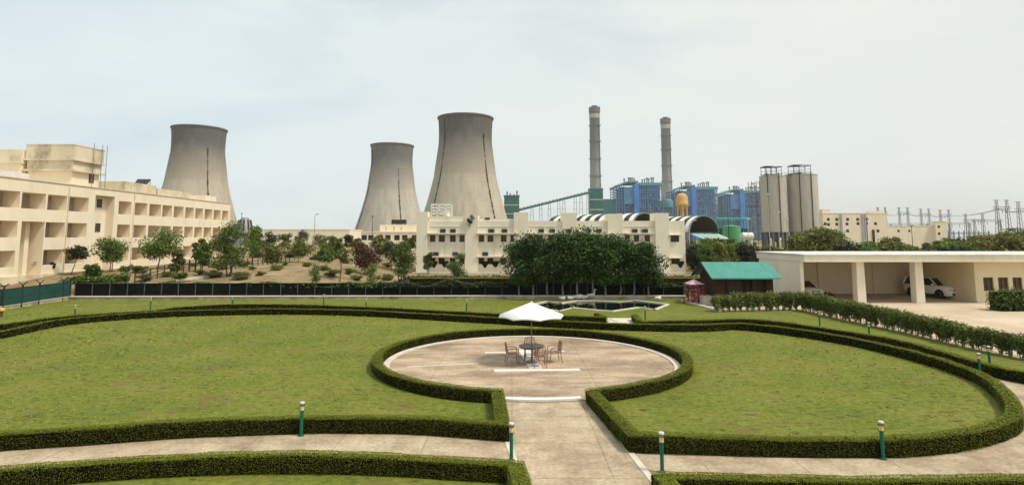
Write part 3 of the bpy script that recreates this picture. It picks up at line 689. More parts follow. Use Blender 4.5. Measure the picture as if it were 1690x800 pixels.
# ------------------------------------------------------------------ chimneys
M['band'] = mottle('faded_paint_band', (0.36,0.33,0.32), (0.46,0.43,0.42), 0.3, 0.8)
def chimney(px, py, label):
    H = 275.0; p = G(px, py, H); root = thing('chimney', label, 'chimney', (p.x, p.y, 0), 0, 'tall power station chimneys')
    MB().lathe([(13.6,0),(12.6,60),(11.0,150),(10.6,262),(11.2,264),(11.2,H-3),(10.4,H-3),(10.2,H-6)], 40).build('shaft', M['chimney'], root, smooth=True, world=False)
    MB().lathe([(11.25,253),(11.3,253),(11.3,262),(11.25,262)], 40, cap=False).build('paint_band', M['band'], root, world=False)
    c = MB(); 
    for k in range(16):
        t = 2*math.pi*k/16; c.box(10.6*math.cos(t)-1.1,10.6*math.cos(t)+1.1,10.6*math.sin(t)-1.1,10.6*math.sin(t)+1.1,H-8,H+2)
    c.lathe([(11.3,H-10),(11.9,H-8),(11.9,H-6),(11.3,H-5)], 40, cap=False); c.lathe([(6.5,H-6),(6.5,H+5),(5.8,H+5)], 20); c.build('cap', M['concrete_dark'], root, world=False)
    for z in (238, 205, 168, 132, 96):
        b = MB(); rr = 10.9+(262-z)*0.008; b.lathe([(rr,z-0.5),(rr+1.5,z-0.4),(rr+1.5,z+0.2),(rr,z+0.2)], 32, cap=False)
        b.lathe([(rr+1.45,z+1.5),(rr+1.6,z+1.5),(rr+1.6,z+1.8),(rr+1.45,z+1.8)], 32, cap=False); b.build('platform', M['grey_metal'], root, world=False)
    b = MB(); a = math.atan2(-p.y,-p.x)+0.9
    b.tube([((12.9-z*0.006)*math.cos(a),(12.9-z*0.006)*math.sin(a),z) for z in range(60,262,20)], 0.5, 5); b.build('ladder', M['black_metal'], root, world=False)
chimney(981, 179, 'taller grey chimney above the sloping conveyor')
chimney(1098, 197.5, 'second grey chimney between two blue boiler houses')

# ------------------------------------------------------------------ boiler houses
M['roof_blue'] = mottle('teal_blue_sheet', (0.06,0.22,0.33), (0.10,0.30,0.41), 0.1, 0.6)
def boiler(px0, px1, ytop, label, src=None):
    H = 100.0; p0 = G(px0, ytop, H); 
    if src is not None:
        s = (px1-px0)/FPX*p0.y/75.0; return dup(src, p0*1-Vector((0,0,H)), 0.0, label, scale=(s,1,1))
    root = thing('boiler_house', label, 'boiler house', (p0.x,p0.y,0), 0, 'blue boiler houses of the power station')
    W, Dp = 75.0, 55.0
    MB().box(8,38,7,Dp-5,0,88).box(38,73.5,9,Dp-4,0,88).build('furnace_casing', M['blue_dark'], root, world=False)
    fr_ = MB(); xs = [0,4.5,9,13,29,35.5,40,44,48,52,56,60,64,68,71.5,75]
    for x in xs:
        for y in (0, 18, Dp): fr_.bar((x,y,0),(x,y,91),1.1)
    for z in np.arange(5, 92, 4.6):
        for y in (0, Dp): fr_.bar((13 if z < 55 else 0,y,z),(75,y,z),0.9)
        for x in (0,75): fr_.bar((x,0,z),(x,Dp,z),0.8)
    rg = random.Random(4)
    for z in range(8, 85, 14):
        for i in range(3, len(xs)-1):
            if rg.random() < 0.55:
                a, b = xs[i], xs[i+1]; fr_.bar((a,-0.2,z),(b,-0.2,z+14),0.6) if rg.random() < .5 else fr_.bar((b,-0.2,z),(a,-0.2,z+14),0.6)
    fr_.build('steel_frame', M['blue_steel'], root, world=False)
    fl_ = MB(); 
    for z in range(15, 92, 14): fl_.box(30,74,1,15,z,z+0.5)
    fl_.build('walkway', M['grey_metal'], root, world=False)
    for i in range(26):
        x = rg.uniform(40,73); z = rg.uniform(12,82); MB().box(x-rg.uniform(0.8,2.4),x+rg.uniform(0.8,2.4),1.5,5,z,z+rg.uniform(1,3.2)).build('duct', M['pale_metal' if i % 3 else 'blue_steel'], root, world=False)
    for i in range(10):
        x = rg.uniform(40,73); z0 = rg.uniform(8,40); MB().tube([(x,2.5,z0),(x,2.5,z0+rg.uniform(15,40))],0.7,6).build('pipe', M['pale_metal' if i % 2 else 'grey_metal'], root, world=False)
    MB().box(29.2,37.4,-3.5,5,0,93).build('duct_shaft', M['blue'], root, world=False)
    r = MB(); r.add([(-2,-3,88),(20,-3,95.5),(20,Dp,95.5),(-2,Dp,88),(-2,-3,90.5),(20,-3,98.5),(20,Dp,98.5),(-2,Dp,90.5)],[(0,3,2,1),(4,5,6,7),(0,1,5,4),(1,2,6,5),(2,3,7,6),(3,0,4,7)])
    r.box(20.01,36,-3,Dp,95.2,98.6); r.box(38,76.5,-2,Dp,90.5,95.5); r.build('roof', M['roof_blue'], root, world=False)
    MB().box(13,29,-0.5,4,60,88).build('cladding', M['blue_steel'], root, world=False)
    for x, h_ in ((16,5),(23.5,7),(26,6.4),(29,7),(32.5,5.5),(46,3.5),(50,4.5),(54,6.5),(57,5.5),(61.5,7),(64.5,7)):
        MB().tube([(x,12,96),(x,12,98.4+h_)],1.1,8).box(x-1.5,x+1.5,10.5,13.5,98.4+h_*0.7,98.4+h_).build('vent_stack', M['grey_metal'], root, world=False)
    b = MB(); b.box(-34,12.5,8,30,0,69); b.box(-30,-2,7.2,8,20,24); b.build('bunker_block', M['teal'], root, world=False)
    d_ = MB()
    for x in range(-30, 10, 8): d_.box(x,x+2.4,5.5,7.9,0,48)
    d_.build('pier', M['blue_steel'], root, world=False)
    return root
bh = boiler(1016.5, 1091, 297, 'nearest boiler house, left of the second chimney')
boiler(1113, 1183, 304, 'middle boiler house behind the ochre water tower', bh)
boiler(1193, 1262, 310.5, 'farthest boiler house half behind the silos', bh)
def teal_block(px0, px1, y0, y1, Y, name, label, cat):
    a, b = D(px0, y0, Y), D(px1, y1, Y); root = thing(name, label, cat, (a.x, Y, 0)); zt = a.z; w = b.x-a.x
    MB().lathe([(w*0.32,b.z),(w*0.5,b.z+(zt-b.z)*0.25),(w*0.5,zt-(zt-b.z)*0.2),(w*0.36,zt)],16,(w/2,w/2,0)).build('drum', M['teal'], root, smooth=True, world=False)
    l = MB()
    for x in (w*0.15,w*0.85):
        for y in (w*0.15,w*0.85): l.bar((x,y,-0.1),(x,y,b.z+4),1.6)
    l.build('support_frame', M['blue_steel'], root, world=False)
teal_block(1092, 1114, 328, 346, 930, 'process_drum', 'teal drum on a frame at the foot of the second chimney', 'drum')
# conveyor with its two transfer towers
def transfer(px0, px1, ytop, Y, label, seed):
    a, b = D(px0, ytop, Y), D(px1, ytop, Y); w = b.x-a.x; root = thing('transfer_tower', label, 'transfer tower', (a.x,Y,0), 0, 'green conveyor transfer towers'); H = a.z
    MB().box(0,w,0,w,0,H*0.93).build('cladding', M['teal_green'], root, world=False)
    MB().box(-0.6,w+0.6,-0.6,w+0.6,H*0.93,H*0.95).build('roof', M['teal'], root, world=False)
    bnd = MB()
    for k in (0.35,0.56,0.74): bnd.box(-0.3,w+0.3,-0.35,0.3,H*k,H*k+1.0)
    bnd.build('girder', M['pale_metal'], root, world=False)
    for k in (0.15,0.35,0.6,0.8): MB().box(w*k,w*k+w*0.1,w*0.3,w*0.5,H*0.95,H*(0.98+0.07*((k*10) % 3)/2)).build('roof_vent', M['grey_metal'], root, world=False)
transfer(832, 857, 318, 780, 'transfer tower at the low end of the sloping conveyor', 1)
transfer(973.5, 995, 306, 800, 'transfer tower at the high end of the sloping conveyor, in front of the chimney', 2)
def conveyor():
    a, b = D(856, 347, 783), D(975, 317.5, 800); root = thing('conveyor', 'long sloping conveyor gallery on thin trestles between two green towers', 'conveyor', (a.x,a.y,0))
    d = b-a; MB().bar(a,b,3.0,2.6).build('gallery', M['teal_green'], root)
    hd = MB(); n = 20
    for i in range(n):
        c = a+d*(i+0.5)/n; hd.bar(c-d/n*0.3+Vector((0,0,1.4)), c+d/n*0.3+Vector((0,0,1.4)), 3.4, 2.2)
    hd.build('hood', M['grey_green'], root)
    for t in (0.18,0.3,0.42,0.55,0.62,0.78,0.86,0.96):
        c = a+d*t; tr_ = MB()
        for ox in (-2.2,2.2): tr_.bar((c.x+ox*1.4,c.y,-0.2),(c.x+ox*0.6,c.y,c.z-1.2),0.55)
        for z in np.arange(8, c.z-3, 9): tr_.bar((c.x-2.6,c.y,z),(c.x+2.6,c.y,z),0.4)
        tr_.build('trestle', M['grey_metal'], root)
M['grey_green'] = mottle('grey_green_sheet', (0.10,0.16,0.15), (0.16,0.23,0.21), 0.2, 0.7)
conveyor()

# ------------------------------------------------------------------ water tower, tanks, silos
def water_tower():
    Y = 300; a, b = D(1115, 319, Y), D(1135, 319, Y); w = b.x-a.x; H = a.z; c = (a.x+b.x)/2
    root = thing('water_tower', 'ochre elevated water tank on columns before the blue boiler houses', 'water tower', (c,Y,0)); r = w/2
    MB().lathe([(r*0.55,H*0.70),(r*0.95,H*0.77),(r*1.02,H*0.79),(r*1.02,H*0.81),(r*0.95,H*0.82),(r*0.95,H*0.92),(r*0.75,H*0.97),(r*0.3,H)],24).build('tank', M['gold'], root, smooth=True, world=False)
    for k in range(6):
        t = 2*math.pi*k/6+0.3; MB().tube([(r*0.8*math.cos(t),r*0.8*math.sin(t),-0.1),(r*0.8*math.cos(t),r*0.8*math.sin(t),H*0.775)],r*0.13,8).build('column', M['gold'], root, world=False)
    bb = MB()
    for z in (H*0.28,H*0.52): bb.lathe([(r*0.72,z),(r*0.9,z),(r*0.9,z+0.5),(r*0.72,z+0.5),(r*0.72,z)],24,cap=False)
    bb.build('ring_beam', M['gold'], root, world=False)
    MB().tube([(0,0,-0.1),(0,0,H*0.72)],r*0.3,12).build('shaft', M['gold'], root, world=False)
water_tower()
def silos():
    for (x0,x1,yt,lab,ladx) in ((1254,1296,291,'left concrete silo with a rusty streaked shell',(-0.4,0.45)),(1299,1347,289,'right concrete silo under the taller roof frame',(-0.15,0.6))):
        Y = 330; a, b = D(x0,yt,Y), D(x1,yt,Y); w = b.x-a.x; r = w/2*0.965; c = (a.x+b.x)/2; H = a.z; zb = D(x0,383,Y).z
        root = thing('silo', lab, 'silo', (c,Y,0), 0, 'twin concrete silos'); 
        MB().lathe([(r,zb),(r,H-0.6),(r+0.15,H-0.5),(r+0.15,H),(r*0.9,H)],48).build('shell', M['silo'], root, smooth=True, world=False)
        for k in range(8):
            t = 2*math.pi*k/8+0.2; MB().bar((r*0.9*math.cos(t),r*0.9*math.sin(t),-0.2),(r*0.9*math.cos(t),r*0.9*math.sin(t),zb+0.2),1.1).build('column', M['concrete_dark'], root, world=False)
        MB().lathe([(r*0.7,zb+0.1),(1.0,zb-5.5)],20).build('hopper', M['concrete_dark'], root, world=False)
        va = math.atan2(-Y,-c)
        for o in ladx:
            t = va+o; lb = MB(); q = ((r+0.25)*math.cos(t),(r+0.25)*math.sin(t)); lb.bar((*q,zb-6),(*q,H+1.5),0.35); lb.build('pipe', M['black_metal'], root, world=False)
        ft = MB(); fx0, fx1 = (-0.75*r,0.55*r) if x0 < 1290 else (-0.75*r,0.45*r)
        for x in np.linspace(fx0,fx1,4):
            for y in (-r*0.4,r*0.4): ft.bar((x,y,H),(x,y,H+5.2),0.22)
        for x in (fx0,fx1): ft.bar((x,-r*0.4,H+5.2),(x,r*0.4,H+5.2),0.3)
        for y in (-r*0.4,r*0.4): ft.bar((fx0-0.5,y,H+5.2),(fx1+0.5,y,H+5.2),0.4); ft.bar((fx0-0.5,y,H+1.2),(fx1+0.5,y,H+1.2),0.3); ft.bar((fx0,y,H+3),(fx1,y,H+3),0.15)
        ft.box(fx0,fx0+(fx1-fx0)*0.55,-r*0.4,r*0.4,H+5.2,H+5.6); ft.box(fx0,fx1,-r*0.5,r*0.5,H+0.1,H+0.5); ft.build('roof_frame', M['black_metal'], root, world=False)
    Y = 330; a, b = D(1285,291.5,Y), D(1318,286,Y)
    br = thing('footbridge', 'dark sloping footbridge linking the tops of the twin silos', 'footbridge', (a.x,Y-3,a.z)); MB().bar((a.x,Y-3,a.z),(b.x,Y-3,b.z),1.8,0.5).build('deck', M['black_metal'], br)
    rb = MB(); rb.bar((a.x,Y-4,a.z+1.3),(b.x,Y-4,b.z+1.3),0.15)
    for t in np.linspace(0,1,7): q = a.lerp(b,t); rb.bar((q.x,Y-4,q.z),(q.x,Y-4,q.z+1.3),0.12)
    rb.build('railing', M['black_metal'], br)
    a, b = D(1240,299,334), D(1253,299,334); st = thing('stair_tower', 'dark lattice stair tower on the left flank of the silos', 'stair tower', (a.x,334,0)); H = a.z; w = b.x-a.x
    f = MB(); 
    for x in (0,w):
        for y in (0,w): f.bar((x,y,-0.2),(x,y,H),0.25)
    for i, z in enumerate(np.arange(2.5,H,2.6)):
        for y in (0,w): f.bar((0,y,z),(w,y,z),0.2)
        f.bar((0 if i%2 else w,0,z),(w if i%2 else 0,0,min(H,z+2.6)),0.22)
    f.build('lattice', M['grey_metal'], st, world=False)
    tr_ = MB()
    for z in np.arange(2.5,H,5.2): tr_.box(0.1,w-0.1,0.2,w-0.2,z,z+0.12)
    tr_.build('landing', M['black_metal'], st, world=False)
M['silo'] = mottle('silo_concrete', (0.43,0.40,0.335), (0.54,0.505,0.43), 0.22, 0.95, 0.1, (1,1,0.15), c3=(0.29,0.26,0.21), scale3=0.25, fac3=0.6)
silos()
def green_tank():
    Y = 175; a, b = D(1193,374,Y), D(1221.5,374,Y); r = (b.x-a.x)/2; H = a.z; root = thing('storage_tank', 'bright green upright tank left of the silos', 'tank', ((a.x+b.x)/2,Y,0))
    MB().lathe([(r,-0.1),(r,H)],32).build('shell', M['green_tank'], root, smooth=True, world=False); MB().lathe([(r+0.05,H),(r+0.05,H+0.12),(r*0.1,H+0.5)],32).build('lid', M['green_tank'], root, world=False)
    MB().bar((-r*0.65,-r*0.8,-0.1),(-r*0.65,-r*0.8,H+2.5),0.14).build('pipe', M['black_metal'], root, world=False)
    a, b = D(1183,362,180), D(1238,362,180); root = thing('pipe_rack', 'teal pipe rack running above the green tank', 'pipe rack', (a.x,180,0)); H = a.z; w = b.x-a.x
    MB().box(0,w,-0.4,0.4,H-0.3,H).tube([(0,0,H+0.25),(w,0,H+0.25)],0.25,8).build('beam', M['teal_br'], root, world=False)
    for k in np.linspace(0.02,0.98,6): MB().bar((w*k,0,-0.1),(w*k,0,H-0.3),0.22).build('post', M['teal'], root, world=False)
    MB().box(w*0.02,w*0.98,0.6,6,0,H*0.75).build('cladding', M['teal_green'], root, world=False)
    a, b = D(1223,386,150), D(1243,386,150); w = b.x-a.x; root = thing('storage_tank', 'white horizontal tank on saddles right of the green tank', 'tank', (a.x,150,0)); r = 0.95; zc = a.z-r*0.6
    MB().tube([(0,0,zc),(0.25,0,zc),(w-0.25,0,zc),(w,0,zc)],[r*0.6,r,r,r*0.6],20).build('vessel', M['white'], root, smooth=True, world=False)
    for k in (0.2,0.8): MB().box(w*k-0.2,w*k+0.2,-0.6,0.6,-0.1,zc-r*0.75).build('saddle', M['white'], root, world=False)
M['teal_br'] = mottle('bright_teal_paint', (0.06,0.30,0.24), (0.09,0.38,0.30), 0.5, 0.6)
green_tank()

# ------------------------------------------------------------------ far cream buildings
def window(x0, x1, y, z0, z1, parent, frame='wood', glass='window', f=0.06, ins=0.12):
    """window in a wall facing -Y: frame with pane"""
    b = MB(); b.box(x0,x1,y+0.001,y+ins,z0,z0+f).box(x0,x1,y+0.001,y+ins,z1-f,z1).box(x0,x0+f,y+0.001,y+ins,z0+f,z1-f).box(x1-f,x1,y+0.001,y+ins,z0+f,z1-f)
    xm = (x0+x1)/2; b.box(xm-f/2,xm+f/2,y+0.01,y+ins,z0+f,z1-f)
    w_ = b.build('window', M[frame], parent, world=False); MB().box(x0+f,x1-f,y+ins*0.55,y+ins*0.8,z0+f,z1-f).build('pane', M[glass], w_, world=False); return w_
def block(px0, px1, ytop, Y, dep, name, label, cat, mat, wins=(), ws=(1.2,1.4), roof=0.0, z0=-0.3, pil=()):
    a, b = D(px0,ytop,Y), D(px1,ytop,Y); W, H = b.x-a.x, a.z
    root = thing(name, label, cat, (a.x,Y,0)); mb = MB(); ops = []
    for wx, wy in wins:
        q = D(wx,wy,Y); ops.append((q.x-a.x-ws[0]/2, q.x-a.x+ws[0]/2, q.z-ws[1]/2-z0, q.z+ws[1]/2-z0))
    ops = [o for o in ops if o[0] > 0.05 and o[1] < W-0.05 and o[3] < H-z0-0.05]
    facade(mb, (0,0,z0), (1,0,0), (0,-1,0), W, H-z0, ops, 0.3)
    mb.quad((W,0,z0),(W,dep,z0),(W,dep,H),(W,0,H)); mb.quad((0,dep,z0),(0,0,z0),(0,0,H),(0,dep,H)); mb.quad((W,dep,z0),(0,dep,z0),(0,dep,H),(W,dep,H)); mb.quad((0,0,H),(W,0,H),(W,dep,H),(0,dep,H))
    mb.build('wall', mat, root, world=False)
    for o in ops: window(o[0],o[1],0.15,o[2]+z0,o[3]+z0,root)
    MB().box(-0.12,W+0.12,-0.12,dep+0.12,H+0.003,H+0.35).build('parapet', mat, root, world=False)
    for k in pil:
        q = D(k,ytop,Y).x-a.x; MB().box(q-0.5,q+0.5,-0.5,-0.002,z0,H-0.3).build('pilaster', M['grey_paint'], root, world=False)
    return root, W, H
M['grey_paint'] = mottle('grey_paint', (0.33,0.33,0.32), (0.42,0.42,0.40), 0.4, 0.9)
wn_ = [(1367,362),(1381,362),(1399,362),(1415.5,362),(1429.5,361),(1362,369.5),(1367.5,370.5),(1381,370),(1398,369.5),(1416,369),(1430,368.5),(1367,381.5),(1445,369),(1449,381),(1399,381)]
r_, W, H = block(1357.5,1463,352.5,300,4,'substation_building','three storey pinkish cream block beside the substation','building', M['cream'], wn_, (1.5,1.5), pil=(1387,1423,1427))
MB().box(0,4.2,0.5,3,H+0.35,H+2.2).box(W-9,W-0.5,0.5,3,H+0.35,H+1.3).build('roof_room', M['cream'], r_, world=False)
MB().box(W-8,W-7,-0.5,-0.002,0,9.5).build('drain_shaft', M['black_metal'], r_, world=False)
r_, W, H = block(1463.5,1543,373.5,302,5,'substation_building','long low cream wing right of the three storey block','building', M['cream'], [(1466,381),(1483,381),(1501,381)], (1.2,1.2))
r_, W, H = block(1543.5,1562,366,300,3,'substation_building','small cream stair block at the right end of the low wing','building', M['cream'], [(1549.5,374),(1550,385.5)], (1.3,1.3))
block(426,577,379.5,240,20,'warehouse','long low cream shed left of the pale cooling tower','building', M['cream'], [], roof=1)
wn_ = [(x,392) for x in (601,612,628,640,655,668,684)]
r_, W, H = block(596,700,384,170,14,'office_building','cream building with a row of dark windows at the foot of the pale cooling tower','building', M['cream'], wn_, (1.6,1.5))
for q, hh in ((D(627,368.5,172),0),(D(686,371,172),0)):
    pass
a = D(627,371,174); b = D(700,371,174); a0_ = r_.location
mbq = MB(); facade(mbq, (a.x-a0_.x,4,H+0.35), (1,0,0), (0,-1,0), b.x-a.x, max(1.0,a.z-H-0.35), [(1.6,2.1,0.3,1.5),(3.9,4.4,0.3,1.5),(6.1,6.6,0.3,1.5)], 0.3, back=True)
x0q, x1q, zq = a.x-a0_.x, b.x-a0_.x, a.z; mbq.quad((x0q,4,zq),(x1q,4,zq),(x1q,10,zq),(x0q,10,zq)); mbq.quad((x0q,10,H),(x0q,4,H),(x0q,4,zq),(x0q,10,zq)); mbq.quad((x1q,4,H),(x1q,10,H),(x1q,10,zq),(x1q,4,zq))
mbq.build('upper_storey', M['cream'], r_, world=False)
q = D(646,371,175).x-a0_.x; wt_ = MB().box(q,q+2.0,5,7,zq+0.3,zq+1.6).box(q+2.3,q+4.2,5,7,zq+0.3,zq+1.6); 
for x in (q+0.2,q+1.8,q+2.5,q+4.0): wt_.box(x-0.06,x+0.06,5.2,5.35,zq,zq+0.3)
wt_.build('roof_tank', M['black_metal'], r_, world=False)
def far_dome():
    Y = 330; a, b = D(386,361,Y), D(422,378,Y); w = b.x-a.x; root = thing('coal_shed', 'dark grey rounded shed beyond the end of the balconied building', 'shed', ((a.x+b.x)/2,Y,0)); H = D(404,359,Y).z
    MB().lathe([(w*0.5,-0.2),(w*0.48,H*0.35),(w*0.33,H*0.6),(w*0.24,H*0.9),(w*0.12,H),(0.1,H)],20).build('shell', M['grey_metal'], root, smooth=True, world=False)
    f = MB()
    for t in np.linspace(0,2*math.pi,10,endpoint=False): f.bar((w*0.5*math.cos(t),w*0.5*math.sin(t),0),(w*0.25*math.cos(t),w*0.25*math.sin(t),H*0.92),0.5)
    f.build('rib', M['black_metal'], root, world=False)
far_dome()

# ------------------------------------------------------------------ white two-storey block behind the ficus row
def white_block():
    Y = 91.0; x0 = D(687,450,Y).x; x1 = D(1132.5,450,Y).x; root = thing('office_building', 'white two storey office block behind the row of ficus trees', 'building', (x0,Y,0))
    W = x1-x0; dep = 14.0; X = lambda px, py=400: D(px,py,Y).x-x0; Z = lambda py: D(845,py,Y).z
    Ht = Z(364.5); mb = MB(); ops = []
    pat = [(709.3,718.5),(724,734),(742.5,752),(758.3,766.6),(790.2,799),(804.5,814.3),(826.5,836),(842.3,851.5),(871,880),(886,896),(905,914),(921,930),(953,962),(968,978),(985,994),(1001,1010),(1031,1040),(1046,1055),(1064,1073),(1107,1121)]
    rows = ((387.8,399.2),(425.5,435.8))
    for (a, b) in pat:
        for (u, v) in rows: ops.append((X(a),X(b),Z(v)+0.3,Z(u)+0.3))
    facade(mb, (0,0,-0.3), (1,0,0), (0,-1,0), W, Ht+0.3, ops, 0.28)
    mb.quad((W,0,-0.3),(W,dep,-0.3),(W,dep,Ht),(W,0,Ht)); mb.quad((0,dep,-0.3),(0,0,-0.3),(0,0,Ht),(0,dep,Ht)); mb.quad((W,dep,-0.3),(0,dep,-0.3),(0,dep,Ht),(W,dep,Ht)); mb.quad((0,0.3,Ht-0.8),(W,0.3,Ht-0.8),(W,dep,Ht-0.8),(0,dep,Ht-0.8)); mb.quad((0,0,Ht),(W,0,Ht),(W,0.3,Ht),(0,0.3,Ht))
    mb.build('wall', M['white_wall'], root, world=False)
    for o in ops: window(o[0],o[1],0.12,o[2]-0.3,o[3]-0.3,root)
    # window hoods
    for (a, b) in ((707,767),(788,852),(868,932),(950,1012),(1028,1076)):
        for zz in (386.0,424.0): MB().box(X(a)-0.15,X(b)+0.2,-0.65,-0.003,Z(zz),Z(zz)+0.16).build('window_hood', M['white_wall'], root, world=False)
    MB().box(X(1104),X(1123.5),-0.5,-0.003,Z(388.2),Z(388.2)+0.14).build('window_hood', M['white_wall'], root, world=False); MB().box(X(1104),X(1123.5),-0.5,-0.003,Z(426),Z(426)+0.14).build('window_hood', M['white_wall'], root, world=False)
    # vertical piers and roof blocks
    for (a, b, t) in ((688,706,349.5),(768,789,355.5)): MB().box(X(a),X(b),-0.45,-0.002,-0.3,Z(t)).box(X(a),X(b),-0.002,3.0,Ht+0.003,Z(t)).build('pier', M['white_wall'], root, world=False)
    for (a, b, t) in ((848,872,350.5),(928,952,351.5),(1003,1028,353),(1081.5,1104,351.5)): MB().box(X(a),X(b),-0.35,-0.002,-0.3,Z(t)).box(X(a),X(b),-0.002,3.2,Ht+0.003,Z(t)).build('pier', M['white_wall'], root, world=False)
    MB().box(X(710),X(848),-0.06,-0.002,Ht-0.9,Ht-0.8).box(X(872),X(1079),-0.06,-0.002,Ht-0.9,Ht-0.8).build('string_course', M['white_wall'], root, world=False)
    MB().box(X(707),X(768),0.2,5,Ht,Z(357)).box(X(789),X(848),0.2,5,Ht,Z(361)).build('roof_room', M['white_wall'], root, world=False)
    # roof lattice stand
    s = MB(); xa, xb = X(709),X(742); zt = Z(336)
    for x in np.linspace(xa,xb,4):
        for y in (1.5,3.5): s.bar((x,y,Ht-0.5),(x,y,zt),0.13)
    for z in np.linspace(Z(352),zt,4):
        s.bar((xa,1.5,z),(xa,3.5,z),0.13); s.bar((xa,1.5,z),(xb,1.5,z),0.13); s.bar((xa,3.5,z),(xb,3.5,z),0.13)
    s.build('roof_frame', M['white'], root, world=False); MB().box(xa+0.5,xa+2.0,1.7,3.3,Z(352),Z(347)).tube([((xa+xb)/2+0.8,2.5,Z(356)),((xa+xb)/2+0.8,2.5,Z(349))],0.45,12).build('roof_tank', M['white'], root, world=False)
    MB().box(X(800),X(808),0.1,0.198,Z(362),Z(359)).build('roof_vent', M['black_metal'], root, world=False)
    MB().box(W+0.003,W+0.25,2,2.3,-0.2,Ht-0.4).build('drainpipe', M['white'], root, world=False)
    dp = MB()
    for px in (735.5,767.5,817,898,981,1060): dp.bar((X(px),-0.06,-0.2),(X(px),-0.06,Ht-0.9),0.09)
    dp.build('drainpipe', M['white_wall'], root, world=False)
    MB().box(-0.4,W+0.4,-1.6,-0.66,-0.3,0.12).build('plinth', M['kerb'], root, world=False)
    # outdoor air-conditioner units on the hoods: things of their own
    first = None; k = 0
    for (px, zz) in ((731,386.0),(747.5,386.0),(810.5,386.0),(832.5,386.0),(893,386.0),(911,386.0),(938,386.0),(971,386.0),(988,386.0),(1047,386.0),(1064,386.0),(720,424.0),(752,424.0),(801,424.0)):
        q = Vector((x0+X(px), Y-0.36, Z(zz)+0.162))
        if first is None:
            first = thing('air_conditioner', 'dark outdoor air conditioner unit on a window hood of the white office block', 'air conditioner', q, 0, 'air conditioners on the white block')
            MB().box(-0.45,0.45,-0.17,0.17,0.0,0.62).build('casing', M['post_dark'], first, world=False, bevel=0.02); MB().tube([(0.1,-0.172,0.31),(0.1,-0.19,0.31)],0.25,16).build('fan_grille', M['black_metal'], first, world=False)
        else: dup(first, q)
    # satellite dishes on the parapet
    for (px, py, r, lab) in ((779,359,0.45,'small dark satellite dish on the parapet of the white block, the upper one'),(774.5,366,0.55,'larger dark satellite dish on the parapet edge of the white block, the lower one')):
        q = Vector((x0+X(px), Y-0.75, Z(py))); rt = thing('satellite_dish', lab, 'satellite dish', q)
        m_ = MB(); d = Vector((0.6,-0.5,0.65)).normalized(); a = d.cross(Vector((0,0,1))).normalized(); b = a.cross(d)
        ring_ = [[(a*math.cos(t)+b*math.sin(t))*r*f+d*(0.28*r*f*f) for t in np.linspace(0,2*math.pi,16,endpoint=False)] for f in (0.05,0.5,1.0)]
        vv = [p for rg_ in ring_ for p in rg_]; m_.add(vv, [(i*16+k,i*16+(k+1)%16,(i+1)*16+(k+1)%16,(i+1)*16+k) for i in range(2) for k in range(16)]); m_.build('dish', M['black_metal'], rt, world=False)
        MB().bar((0,0,0),(0,0.25,-r-0.25),0.06).bar((0,0,0),tuple(d*0.6*r*1.6),0.03).build('bracket', M['black_metal'], rt, world=False)
white_block()

# ------------------------------------------------------------------ striped barrel-vaulted sheds
def vault(px_c, y_spring, y_top, Y, halfw, length, az, label, green=False):
    c = D(px_c, y_spring, Y); zt = D(px_c, y_top, Y).z; zs = c.z; rise = zt-zs; root = thing('vaulted_shed', label, 'shed', (c.x,Y,0), 0, 'striped barrel vaulted sheds')
    ax = Vector((math.sin(az),math.cos(az),0)); ox = Vector((ax.y,-ax.x,0)); n = 18; ts = np.linspace(0,math.pi,n)
    def P(t, s, e=0): return ox*((halfw+e)*math.cos(t))+ax*s+Vector((0,0,zs+(rise+e)*math.sin(t)))
    ns = int(length/1.3); A, B = MB(), MB()
    for i in range(ns):
        mb = A if i % 2 == 0 else B; s0, s1 = i*length/ns, (i+1)*length/ns
        for k in range(n-1):
            mb.quad(P(ts[k],s0),P(ts[k],s1),P(ts[k+1],s1),P(ts[k+1],s0))
    A.build('roof', M['white'], root, world=False); B.build('roof_stripe', M['black_metal'], root, world=False)
    I = MB()
    for k in range(n-1): I.quad(P(ts[k],0.02,-0.12),P(ts[k+1],0.02,-0.12),P(ts[k+1],length-0.02,-0.12),P(ts[k],length-0.02,-0.12))
    I.build('ceiling', M['shed_dark'], root, world=False)
    Rm = MB()
    for k in range(n-1): Rm.bar(P(ts[k],-0.1,0.02),P(ts[k+1],-0.1,0.02),0.3)
    Rm.build('rim', M['grey_green'], root, world=False)
    for s in np.linspace(0.5,length-0.5,5):
        for t in (0, math.pi): q = P(t,s,-0.1); MB().bar((q.x,q.y,-0.2),(q.x,q.y,zs),0.25).build('column', M['grey_metal'], root, world=False)
    Bk = MB()
    for k in range(n-1):
        a, b = P(ts[k],length-0.5,-0.1), P(ts[k+1],length-0.5,-0.1); Bk.quad((a.x,a.y,0),(b.x,b.y,0),b,a)
    Bk.build('end_wall', M['shed_dark'], root, world=False)
    return root, ax, ox, zs
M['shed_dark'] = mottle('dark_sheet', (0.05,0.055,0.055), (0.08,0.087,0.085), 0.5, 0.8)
v_, ax, ox, zs = vault(1162, 383, 356, 150, 7.4, 26, R(-43), 'striped vaulted shed open at its end, right of the white office block')
sm_ = MB(); 
for i in range(9):
    u0, u1 = -7.0+i*1.5, -7.0+(i+0.55)*1.5; a, b = ox*u0-ax*0.3, ox*u1-ax*0.3
    sm_.quad((a.x,a.y,zs-0.4),(b.x,b.y,zs-0.4),tuple(Vector((b.x,b.y,zs-1.6))-ax*2.5+ox*1.2),tuple(Vector((a.x,a.y,zs-1.6))-ax*2.5+ox*1.2))
sm_.build('awning', M['teal_br'], v_, world=False)
